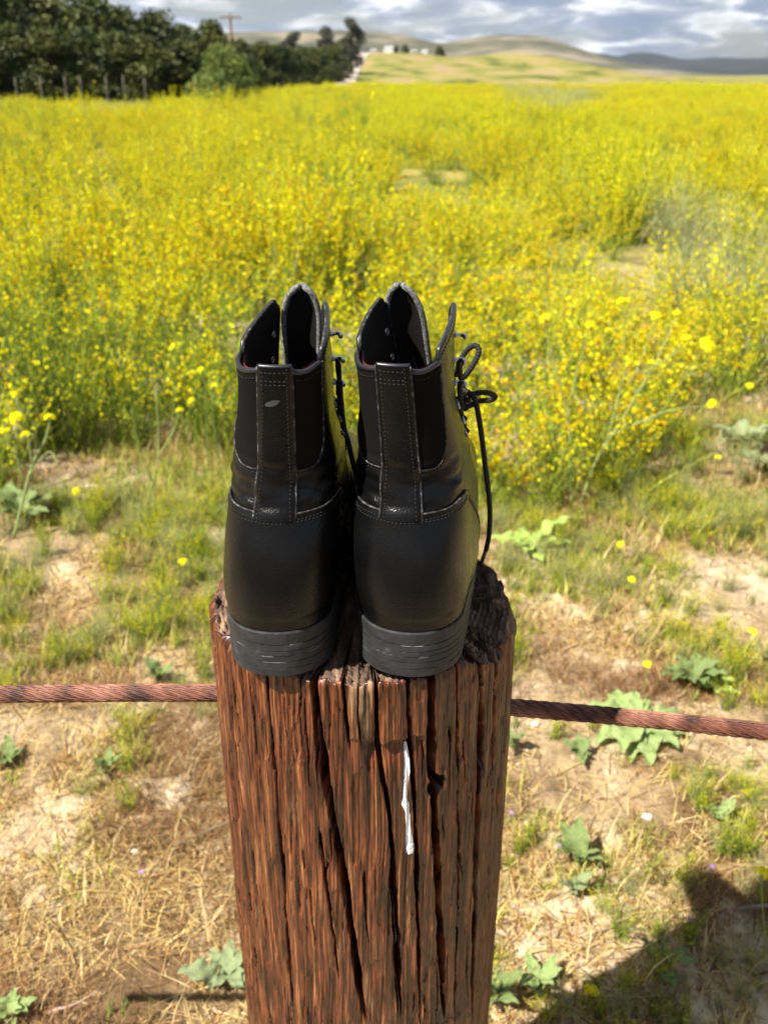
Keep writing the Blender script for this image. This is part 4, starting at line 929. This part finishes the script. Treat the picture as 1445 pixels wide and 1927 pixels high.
# ------------------------------------------------------------------ broad-leaved weeds on the bare strip
def leaf_mesh(seed, L_, W_, lobes, curl):
    rg = np.random.default_rng(seed); nv, nu = 25, 7
    v = np.linspace(0, 1, nv); u = np.linspace(-1, 1, nu)
    w = W_ / 2 * (0.10 + 0.90 * np.sin(np.clip((v - 0.12) / 0.90, 0, 1) ** 0.75 * math.pi) ** 0.8 * (v > 0.12)) * (1 + lobes * np.sin(v * 15 + rg.uniform(0, 6)))
    w[-1] = W_ * 0.03; w = np.maximum(w, W_ * 0.05)
    wl = w * (1 + 0.03 * rg.normal(0, 1, nv)); x = np.where(u[None] < 0, wl[:, None], w[:, None]) * u[None]
    y = L_ * v[:, None] + 0 * u[None]
    z = curl * L_ * (v[:, None] - 1.1 * v[:, None] ** 2) + 0.22 * np.abs(x) + 0.12 * W_ * np.sin(v[:, None] * 19 + 3 * u[None]) * np.abs(u[None])
    return mesh_np('leaf', np.stack([x, y, z], -1).reshape(-1, 3), grid_faces(nv, nu), None)
def leaf_mat(name, a, b, c):
    return mat(name, b, 0.55, 0.35, noise=((45, 45, 45), [(0.3, a), (0.5, b), (0.72, c)], 6.0), trans=0.22, bump=[((250, 120, 250), 0.5, 0.002)])
LM = {'green': leaf_mat('weed_leaf_green', (0.16, 0.23, 0.07), (0.25, 0.33, 0.11), (0.38, 0.45, 0.18)), 'blue': leaf_mat('weed_leaf_blue_green', (0.08, 0.13, 0.035), (0.16, 0.22, 0.065), (0.32, 0.37, 0.15)),
      'grey': leaf_mat('weed_leaf_grey_green', (0.14, 0.19, 0.08), (0.23, 0.28, 0.13), (0.36, 0.40, 0.21)), 'lime': leaf_mat('weed_leaf_lime', (0.22, 0.33, 0.05), (0.32, 0.44, 0.09), (0.42, 0.52, 0.16))}
LEAF = {}
for k_ in LM:
    LEAF[k_] = []
    for q in range(3):
        me = leaf_mesh(40 + q, 1.0, 0.36 + 0.06 * q, 0.10 if k_ != 'lime' else 0.02, 0.6); me.materials.append(LM[k_]); LEAF[k_].append(me)
def weed(px, py, n, length, tint, pitch, label, cat='weed', arc=6.283, az0=0.0):
    g = at_z(px, py); x, y = g[0], g[1]
    o = thing('broadleaf_weed', label, cat, (x, y, float(gz(x, y))), 0)
    n = int(n * 1.5)
    for i in range(n):
        l = obj('leaf', LEAF[tint][i % 3], o); s_ = length * random.uniform(0.45, 0.95)
        l.scale = (s_, s_, s_); l.location = (random.uniform(-.006, .006), random.uniform(-.006, .006), 0.006 + 0.004 * i / n)
        l.rotation_euler = (math.radians(pitch + random.uniform(-14, 14)), random.uniform(-.25, .25), az0 + arc * i / n + random.uniform(-.25, .25))
    return o
weed(1195, 1385, 13, 0.135, 'green', 14, 'large pale green leafy rosette growing on the sand below the rope')
weed(1090, 1440, 6, 0.055, 'blue', 30, 'small dark green leaf tuft beside the large leafy rosette')
weed(1300, 1290, 11, 0.10, 'blue', 42, 'upright blue-green leafy weed behind the large leafy rosette')
weed(1345, 1300, 4, 0.075, 'lime', 22, 'few bright green round leaves beside the blue-green weed')
weed(1000, 1052, 6, 0.17, 'lime', 26, 'bright green broad-leaved seedling in front of the yellow bushes')
weed(1080, 1640, 8, 0.085, 'blue', 48, 'upright green leafy weed on the straw right of the post')
weed(1075, 1700, 5, 0.06, 'grey', 60, 'grey-green upright sprig in front of the upright leafy weed')
weed(430, 1850, 5, 0.085, 'grey', 24, 'grey-green leafy weed at the left foot of the post')
weed(962, 1425, 2, 0.075, 'blue', 55, 'single upright leaf on the sand close to the right side of the post')
weed(208, 1462, 3, 0.06, 'blue', 50, 'lone rounded dark leaf in the straw left of the post')
weed(300, 1275, 7, 0.075, 'blue', 45, 'small dark green weed just above the left stretch of rope')
weed(930, 1895, 6, 0.065, 'blue', 50, 'dark shaded leafy weed at the right foot of the post')
weed(1010, 1870, 9, 0.055, 'green', 34, 'low leafy weed in the shadow right of the post')
weed(1390, 850, 12, 0.17, 'grey', 40, 'grey-green leafy weed on the bare patch beside the yellow bushes')
weed(1440, 900, 7, 0.14, 'grey', 35, 'second grey-green weed on the far bare patch')
weed(45, 985, 8, 0.16, 'blue', 40, 'blue-green leafy weed under the left field edge')
weed(20, 1440, 8, 0.06, 'blue', 40, 'dark green weed below the left end of the rope')
weed(500, 1012, 6, 0.09, 'green', 40, 'green seedling on the grass left behind the boots')
weed(20, 1915, 8, 0.05, 'green', 40, 'yellow-green leafy tuft in the straw far left of the post')
weed(1245, 1840, 7, 0.06, 'blue', 40, 'small dark weed in the shaded brown straw')
weed(1340, 1560, 6, 0.05, 'green', 45, 'small green tuft at the rim of the post shadow')

# ------------------------------------------------------------------ single mustard stalks with flower heads
def head_mesh(seed):
    rg = np.random.default_rng(seed); b = Bag()
    for i in range(11):
        az = i * 2.4; el = 0.25 + 1.2 * (1 - i / 11); c = np.array([math.cos(az) * math.cos(el), math.sin(az) * math.cos(el), math.sin(el) * 0.8]) * rg.uniform(0.7, 1.0)
        nrm = c / np.linalg.norm(c); t1 = np.cross(nrm, [0.3, 0.2, 1]); t1 /= np.linalg.norm(t1); t2 = np.cross(nrm, t1)
        for q in range(4):
            a = q * math.pi / 2 + rg.uniform(-.2, .2); d_ = math.cos(a) * t1 + math.sin(a) * t2; e_ = -math.sin(a) * t1 + math.cos(a) * t2
            V = np.array([c, c + d_ * .30 + e_ * .20 + nrm * .10, c + d_ * .52 + nrm * .08, c + d_ * .30 - e_ * .20 + nrm * .10])
            b.add(V, np.array([[0, 1, 2, 3]]), np.array((0.86, 0.80, 0.006)) * rg.uniform(0.85, 1.05))
    return b.mesh('flower_head', M['petal'], False)
HEADS = [head_mesh(i) for i in range(3)]
def stalk(label, branches, col=(0.26, 0.33, 0.09), group=None, head=0.011):
    """branches: list of (points [(px,py,y)...], thickness, flower?) measured on the photo at distance y"""
    p0 = branches[0][0][0]; root = at_y(*p0); gzr = float(gz(root[0], root[1])); r0 = np.array([root[0], root[1], gzr])
    o = thing('mustard_stalk', label, 'wildflower', tuple(r0), 0, group)
    for bi, (pts, th, fl) in enumerate(branches):
        W_ = [at_y(*p) for p in pts]
        if bi == 0: W_[0] = r0.copy()
        P = catmull(np.array(W_), 7) - r0
        V, F = tube(P, np.linspace(th, th * 0.45, len(P)), 6)
        obj('stem', mesh_np('stem', V, F, M['stem'], True, np.broadcast_to(np.array(col), (len(V), 3))), o)
        if fl:
            h = obj('flower_head', HEADS[bi % 3], o, tuple(P[-1])); s_ = head * random.uniform(0.85, 1.15) * fl; h.scale = (s_,) * 3; h.rotation_euler = (random.uniform(-.5, .5), random.uniform(-.5, .5), random.uniform(0, 6))
stalk('mustard stalk with three yellow heads leaning over the shaded straw', [([(1500, 2010, 1.0), (1455, 1850, .97), (1437, 1740, .96), (1430, 1645, .95)], .0022, 1.1), ([(1450, 1812, .965), (1415, 1828, .95), (1388, 1850, .93)], .0013, .85), ([(1452, 1820, .965), (1462, 1740, .97), (1475, 1700, .97)], .0013, .9)])
stalk('bent mustard stalk with one yellow head in the post shadow', [([(1290, 2000, .92), (1210, 1940, .90), (1150, 1895, .89), (1112, 1868, .88)], .0020, 1.15)])
PG_ = (0.30, 0.35, 0.11)
stalk('pale thick-stemmed mustard plant branching out before the yellow bushes', [([(1085, 960, 2.55), (1123, 863, 2.56), (1165, 798, 2.58), (1235, 677, 2.6), (1272, 597, 2.62)], .0042, 1.5), ([(1140, 835, 2.57), (1163, 747, 2.58), (1174, 695, 2.58), (1174, 574, 2.58)], .003, 1.5),
    ([(1165, 800, 2.58), (1232, 785, 2.55), (1300, 690, 2.5), (1325, 650, 2.5)], .002, 1.4), ([(1160, 760, 2.58), (1200, 690, 2.6), (1232, 600, 2.62)], .0022, 1.4), ([(1230, 690, 2.6), (1262, 670, 2.58), (1290, 640, 2.55)], .003, 1.1), ([(1150, 820, 2.57), (1250, 775, 2.5), (1340, 762, 2.45)], .0025, 1.1),
    ([(1174, 690, 2.58), (1150, 650, 2.56), (1145, 625, 2.55)], .002, 1.0), ([(1190, 740, 2.58), (1215, 720, 2.55), (1225, 685, 2.52)], .002, 1.0)], PG_, head=0.015)
stalk('pale slender mustard stalk behind the bright green seedling', [([(1075, 960, 2.6), (1070, 800, 2.62), (1034, 653, 2.64), (1025, 602, 2.65)], .004, 1.2), ([(1068, 790, 2.62), (1085, 700, 2.63), (1110, 615, 2.63)], .003, 1.2)], PG_, head=0.015)
stalk('bare pale stalk standing before the dark leafy bushes', [([(272, 965, 2.5), (278, 945, 2.5), (299, 855, 2.5), (294, 738, 2.5)], .004, 0), ([(298, 860, 2.5), (325, 815, 2.5), (338, 775, 2.5)], .003, 1.0), ([(286, 905, 2.5), (262, 845, 2.5), (248, 770, 2.5)], .003, 0)], PG_, head=0.014)
stalk('arching mustard stalk with a cluster of yellow heads at the left field edge', [([(20, 985, 2.4), (60, 880, 2.42), (85, 830, 2.42), (95, 790, 2.42)], .0045, 1.3), ([(45, 910, 2.42), (30, 840, 2.42), (35, 790, 2.42)], .003, 1.5), ([(62, 875, 2.42), (48, 800, 2.42), (28, 745, 2.44)], .003, 1.1), ([(55, 885, 2.42), (25, 850, 2.4), (5, 815, 2.4)], .003, 1.2),
    ([(50, 900, 2.42), (95, 850, 2.38), (115, 905, 2.34), (118, 935, 2.33)], .002, 0), ([(70, 860, 2.42), (65, 820, 2.4), (50, 820, 2.4)], .002, 1.1)], (0.30, 0.36, 0.14), head=0.014)
for px, py, y, lab in [(145, 918, 2.35, 'lone yellow flower over the bare soil by the left field edge'), (1168, 1018, 2.15, 'low yellow flower pair in front of the field on the right'), (1188, 1085, 1.95, 'single yellow flower standing in the short grass behind the rope'),
                       (1218, 1245, 1.62, 'yellow flower on a short stalk above the large leafy rosette'), (1413, 1185, 1.7, 'yellow flower on the bare sand right of the leafy weeds'), (1332, 650, 2.6, 'yellow mustard head leaning over the bare patch'),
                       (1350, 855, 2.3, 'yellow flower among the grey-green weeds'), (1410, 720, 2.7, 'tall yellow flower behind the grey-green weeds'), (325, 650, 2.75, 'bright yellow head above the dark leafy bushes'), (380, 690, 2.7, 'yellow head right of the tallest leafy bush'), (362, 748, 2.6, 'low yellow head against the dark leafy bushes'), (405, 720, 2.65, 'yellow flower close behind the left boot'), (345, 1052, 2.1, 'tiny yellow flower in the green grass left of the boots')]:
    stalk(lab, [([(px - 8 + random.uniform(-20, 20), py + 140, y + 0.03), (px + random.uniform(-12, 12), py + 60, y + .01), (px, py + 8, y)], .0018, 1.0)], head=0.0125)

# ------------------------------------------------------------------ small things on the ground
def pebble(px, py, r, label, c):
    g = at_z(px, py); rg = np.random.default_rng(int(px)); n, k = 9, 12
    th = np.linspace(0.02, math.pi - 0.02, n)[:, None]; a = np.linspace(0, 2 * math.pi, k, endpoint=False)[None]
    d_ = np.stack([np.sin(th) * np.cos(a), np.sin(th) * np.sin(a), np.cos(th) + 0 * a], -1); q = 1 + 0.5 * (vn(d_[..., 0] * 2 + px, d_[..., 1] * 2 + d_[..., 2] * 3, 7) - 0.5)
    V = d_ * q[..., None] * np.array([1.2, 0.9, 0.65]) * r
    tag(obj('pebble', mesh_np('pebble', V.reshape(-1, 3), grid_faces(n, k, True), mat('pebble_stone', c, 0.8, 0.3, bump=[((200, 200, 200), 0.5, 0.002)])), loc=(g[0], g[1], float(gz(g[0], g[1])) + r * 0.3)), label, 'pebble')
pebble(1215, 1556, .009, 'small white pebble on the sand right of the post', (0.62, 0.58, 0.52))
pebble(1005, 1373, .008, 'white pebble on the sand just under the rope', (0.6, 0.57, 0.52)); pebble(1420, 1515, .007, 'pale pebble on the open sand', (0.58, 0.53, 0.46))
pebble(930, 1697, .008, 'pale pebble close to the lower right of the post', (0.55, 0.5, 0.42)); pebble(255, 1600, .007, 'whitish pebble in the straw left of the post', (0.56, 0.52, 0.45))
def twig(pts, r, label, c):
    W_ = np.array([at_z(p[0], p[1], p[2]) for p in pts]); P = catmull(W_, 8); P[:, 2] = np.maximum(P[:, 2], gz(P[:, 0], P[:, 1]) + r * 0.6); P = P + rng.normal(0, r * 0.15, P.shape)
    V, F = tube(P - P[0], np.linspace(r, r * 0.5, len(P)), 7)
    tag(obj('twig', mesh_np('twig', V, F, mat('grey_twig', c, 0.8, 0.2, noise=((200, 200, 200), [(0.3, tuple(q * 0.6 for q in c)), (0.7, tuple(q * 1.3 for q in c))], 4.0))), loc=tuple(P[0])), label, 'twig')
twig([(1520, 1690, .03), (1430, 1705, .03), (1340, 1713, .02), (1260, 1712, .012), (1180, 1722, .008)], .004, 'grey dead twig lying across the shaded straw', (0.24, 0.20, 0.16))
twig([(480, 1525, .01), (400, 1560, .015), (330, 1590, .01)], .003, 'thin dark twig on the straw left of the post', (0.20, 0.14, 0.09))
twig([(90, 1905, .01), (140, 1890, .015), (190, 1862, .012)], .0028, 'pale twig at the foot of the straw', (0.36, 0.25, 0.19))
for i, (px, py) in enumerate([(961, 1537), (1050, 1604), (1335, 1650), (1295, 1740), (265, 1635)]):   # filaree flowers
    g = at_z(px, py, 0.03); b = Bag()
    for q in range(5):
        a = q * 1.2566; V = np.array([[0, 0, 0], [math.cos(a - .4) * .004, math.sin(a - .4) * .004, .002], [math.cos(a) * .006, math.sin(a) * .006, .003], [math.cos(a + .4) * .004, math.sin(a + .4) * .004, .002]]); b.add(V, np.array([[0, 1, 2, 3]]), (0.50, 0.30, 0.75))
    o = thing('violet_flower', 'tiny violet flower on a thin stalk in the dry grass', 'wildflower', (g[0], g[1], float(gz(g[0], g[1]))), 0, 'tiny violet flowers in the dry grass')
    obj('petals', b.mesh('petals', M['petal'], False), o, (0, 0, 0.03)); V, F = tube([[0, 0, 0], [0.001, 0.001, 0.015], [0, 0, 0.03]], 0.0008, 5); obj('stem', mesh_np('stem', V, F, M['stem'], True, np.full((len(V), 3), (0.15, 0.2, 0.05))), o)

# ------------------------------------------------------------------ trees beyond the field
M['leaf_tree'] = mat('tree_foliage', (0.05, 0.07, 0.02), 0.6, 0.25, attr=True, trans=0.15)
M['bark'] = mat('bark', (0.09, 0.06, 0.04), 0.9, 0.2, noise=((6, 6, 2), [(0.3, (0.05, 0.035, 0.025)), (0.7, (0.13, 0.10, 0.07))], 4.0))
def tree_proto(seed, hw, ht, trunk, nclump, nleaf, size, greens):
    rg = np.random.default_rng(seed); T = Bag(); C = Bag()
    P = stem_path(rg, ht * 0.8, 0.06 * ht, rg.uniform(0, 6), 8); V, F = tube(P, np.linspace(0.045, 0.012, 8) * ht * 0.7, 8); T.add(V, F)
    for i in range(nclump):
        t = (i + 0.5) / nclump; z = ht * (trunk + (0.97 - trunk) * t); rad = hw * (math.sin(math.pi * min(1, 0.30 + t * 0.70)) ** 0.6) * rg.uniform(0.45, 0.95); a = rg.uniform(0, 6.283)
        c = np.array([math.cos(a) * rad, math.sin(a) * rad, z]); j = min(7, int(7 * z / (ht * 0.8) * 0.7)); 
        V, F = tube(catmull([P[max(j - 1, 0)], (P[max(j - 1, 0)] + c) / 2 + [0, 0, 0.05 * ht], c], 4), np.linspace(0.014, 0.004, 9) * ht * 0.7, 5); T.add(V, F)
        n = nleaf; d_ = rg.normal(0, 1, (n, 3)); d_ /= np.linalg.norm(d_, axis=1)[:, None]; r = hw * rg.uniform(0.30, 0.52); q = c + d_ * (r * rg.random(n) ** 0.4)[:, None] * [1, 1, 0.8]
        g = np.array(greens[rg.integers(len(greens))]) * rg.uniform(0.75, 1.25)
        V, F, cc = petals(rg, q, np.full(n, size), np.broadcast_to(g, (n, 3)) * rg.uniform(0.7, 1.3, (n, 1)), 1); C.add(V, F, cc)
    return T.mesh('trunk', M['bark']), C.mesh('crown', M['leaf_tree'], False)
TG = [(0.045, 0.056, 0.012), (0.062, 0.076, 0.015), (0.088, 0.10, 0.021), (0.03, 0.042, 0.011)]
TP = [tree_proto(1, .36, 1, .02, 40, 215, .021, TG), tree_proto(2, .40, 1, .02, 42, 215, .021, TG), tree_proto(3, .34, 1, .03, 40, 215, .020, TG + [(0.095, 0.115, 0.03)])]
BR = tree_proto(4, .50, 1, .03, 30, 230, .022, [(0.14, 0.18, 0.035), (0.18, 0.21, 0.045), (0.10, 0.14, 0.03)])
EU = tree_proto(5, .24, 1, .30, 22, 150, .018, [(0.045, 0.05, 0.03), (0.06, 0.062, 0.035), (0.035, 0.04, 0.025)])
def tree(px, top, d, pr, label, base_z=0.0, wide=1.0, group=None, name='evergreen_tree'):
    p = at_y(px, top, d); h = p[2] - base_z
    o = thing(name, label, 'tree', (p[0], d, base_z), random.uniform(0, 6.28), group); o.scale = (h * wide, h * wide, h)
    obj('trunk', pr[0], o); obj('crown', pr[1], o)
grp = 'evergreens of the windbreak'
for i, (px, top, d, w) in enumerate([(-190, -80, 40, 1), (-110, -60, 42, 1), (-40, -30, 41, 1.0), (35, -18, 42, 1.05), (105, 0, 43, 1.05), (165, -6, 42, 1.1), (225, 22, 44, 1.15), (292, 30, 44, 1.1), (345, 52, 46, 1.2), (400, 46, 50, 1.05), (-80, 40, 38, 1.3), (10, 50, 39, 1.3), (80, 60, 39, 1.5), (150, 62, 40, 1.5), (210, 66, 40, 1.5), (270, 75, 41, 1.6), (330, 84, 42, 1.6), (455, 78, 60, 1.25), (490, 84, 68, 1.3), (520, 88, 78, 1.4), (545, 91, 88, 1.4), (568, 92, 98, 1.4), (588, 93, 108, 1.3), (604, 92, 118, 1.3), (620, 90, 128, 1.2), (634, 86, 138, 1.1)]):
    if i < 10: lab = 'tall dark evergreen in the dense windbreak behind the fence posts'
    elif i < 17: lab = 'lower dark evergreen filling the front of the windbreak'
    else: lab = 'rounded green tree in the hedge row running towards the mound'
    tree(px, top, d, TP[i % 3], lab, -0.05, w, grp if i < 10 else ('front row of the windbreak' if i < 17 else 'trees of the far hedge row'))
tree(415, 92, 39, BR, 'bright yellow-green bushy tree in front of the dark windbreak', -0.05, 1.1)
tree(660, 36, 150, EU, 'tall thin dark tree at the top of the dirt road', -0.05, 1.0); tree(612, 52, 155, EU, 'slender dark tree rising behind the hedge row', -0.05, 1.0); tree(552, 62, 150, EU, 'lower slender tree behind the hedge row', -0.05, 1.3)
for px, top, lab, w in [(763, 84, 'round dark tree beside the white sheds on the mound', 1.3), (828, 88, 'dark bushy tree at the right end of the sheds', 1.5), (745, 86, 'small dark tree between two white sheds', 1.0)]:
    x = at_y(px, 100, 262)[0]; tree(px, top, 262, TP[0], lab, land_z('grass_mound', x, 262) - 0.1, w)

# ------------------------------------------------------------------ poles, fence posts, sheds, road
M['polewood'] = mat('weathered_pole', (0.16, 0.09, 0.055), 0.85, 0.2, noise=((8, 8, 1.5), [(0.3, (0.10, 0.055, 0.035)), (0.7, (0.22, 0.13, 0.08))], 4.0))
M['greywood'] = mat('grey_weathered_wood', (0.13, 0.12, 0.10), 0.9, 0.2); M['shedwhite'] = mat('white_siding', (0.75, 0.75, 0.73), 0.6, 0.3); M['shedroof'] = mat('grey_roof', (0.35, 0.35, 0.36), 0.6); M['shedglass'] = mat('dark_window', (0.03, 0.035, 0.04), 0.2)
def pole(px, top, d, r, arm, label):
    p = at_y(px, top, d); o = thing('utility_pole', label, 'pole', (p[0], d, -0.3))
    V, F = tube(np.array([[0, 0, z] for z in np.linspace(0, p[2] + 0.3, 10)]), np.linspace(r, r * 0.7, 10), 12); obj('pole_shaft', mesh_np('pole_shaft', V, F, M['polewood']), o)
    V, F = box_vf((0, -r, p[2] - 0.1), (arm, 0.10, 0.14)); obj('crossarm', mesh_np('crossarm', V, F, M['polewood'], False), o)
    for k in (-.46, -.2, .2, .46):
        V, F = tube(np.array([[arm * k, -r, p[2] - 0.03 + z] for z in (0, .06, .12, .18)]), [.04, .06, .035, .05], 8); obj('insulator', mesh_np('insulator', V, F, M['shedroof']), o)
pole(192, -70, 46, .13, 2.2, 'tall brown utility pole rising from the dark windbreak'); pole(433, 24, 95, .13, 2.0, 'distant utility pole with a crossarm above the hedge row')
for px in (-30, 28, 75, 121, 150, 199, 231, 271):
    p = at_y(px, 146 + random.uniform(-2, 3), 36); n = 6
    V, F = tube(np.array([[0.01 * math.sin(z), 0, z] for z in np.linspace(-0.2, p[2], n)]), np.linspace(.026, .022, n), 9)
    o = thing('fence_post', 'thin grey wooden fence post in front of the dark windbreak', 'fence post', (p[0], 36, 0), 0, 'fence posts before the windbreak')
    obj('shaft', mesh_np('shaft', V, F, M['greywood']), o); V, F = tube(np.array([[0, 0, p[2]], [0, 0, p[2] + .03], [0, 0, p[2] + .05]]), [.022, .015, .004], 9); obj('cap', mesh_np('cap', V, F, M['greywood']), o)
def shed(px, w, h, d, label):
    p = at_y(px, 100, 262); z = land_z('grass_mound', p[0], 262) - 0.1
    o = thing('farm_shed', label, 'shed', (p[0], 262, z), random.uniform(-.3, .3))
    V, F = box_vf((0, 0, h / 2), (w, d, h)); obj('wall', mesh_np('wall', V, F, M['shedwhite'], False), o)
    V = np.array([[-w * .54, -d * .56, h], [w * .54, -d * .56, h], [w * .54, d * .56, h], [-w * .54, d * .56, h], [-w * .54, 0, h * 1.3], [w * .54, 0, h * 1.3]])
    obj('roof', mesh_np('roof', V, [np.array([[0, 1, 5, 4], [2, 3, 4, 5], [0, 3, 2, 1]]), np.array([[1, 2, 5], [3, 0, 4]])], M['shedroof'], False), o)
    for k in (-.25, .25):
        V, F = box_vf((w * k, -d / 2 - .01, h * .55), (w * .2, .04, h * .35)); obj('window', mesh_np('window', V, F, M['shedglass'], False), o)
shed(703, 1.4, 0.9, 2.0, 'small white shed at the left end of the mound top'); shed(733, 2.3, 1.3, 2.4, 'largest white shed between the dark trees on the mound'); shed(778, 1.6, 0.9, 2.0, 'low white shed right of the round dark tree'); shed(800, 1.6, 1.1, 2.0, 'white shed beside the bushy tree on the mound')
def road():
    path = catmull([(at_y(px, 140, d)[0], d, 0) for px, d in [(610, 100), (632, 120), (648, 150), (664, 190), (678, 225), (690, 258)]], 12); V = []
    for i, p in enumerate(path):
        t = path[min(i + 1, len(path) - 1)] - path[max(i - 1, 0)]; n_ = np.array([t[1], -t[0], 0]); n_ /= np.linalg.norm(n_)
        for k in np.linspace(-1, 1, 5):
            q = p + n_ * k * 2.1; V.append((q[0], q[1], max(land_z('grass_mound', q[0], q[1]), float(gz(q[0], q[1]))) + 0.12))
    tag(obj('dirt_road', mesh_np('dirt_road', np.array(V), grid_faces(len(path), 5), mat('road_dust', (0.34, 0.30, 0.26), 0.95, 0.1, noise=((0.5, 0.5, 0.5), [(0.3, (0.28, 0.24, 0.20)), (0.7, (0.40, 0.35, 0.30))], 4.0)))), kind='structure')
road()

# ------------------------------------------------------------------ air
def haze():
    V, F = box_vf((0, 2550, 130), (9200, 5500, 272)); m = bpy.data.materials.new('haze_air'); m.use_nodes = True; t = m.node_tree
    for n in list(t.nodes):
        if n.type != 'OUTPUT_MATERIAL': t.nodes.remove(n)
    v = t.nodes.new('ShaderNodeVolumePrincipled'); v.inputs['Color'].default_value = (0.72, 0.82, 1.0, 1); v.inputs['Density'].default_value = 0.00008; v.inputs['Anisotropy'].default_value = 0.2
    out = [n for n in t.nodes if n.type == 'OUTPUT_MATERIAL'][0]; t.links.new(v.outputs[0], out.inputs['Volume'])
    tag(obj('haze', mesh_np('haze', V, F, m, False)), 'thin blue haze in the air over the far hills', 'haze', kind='stuff')
haze()
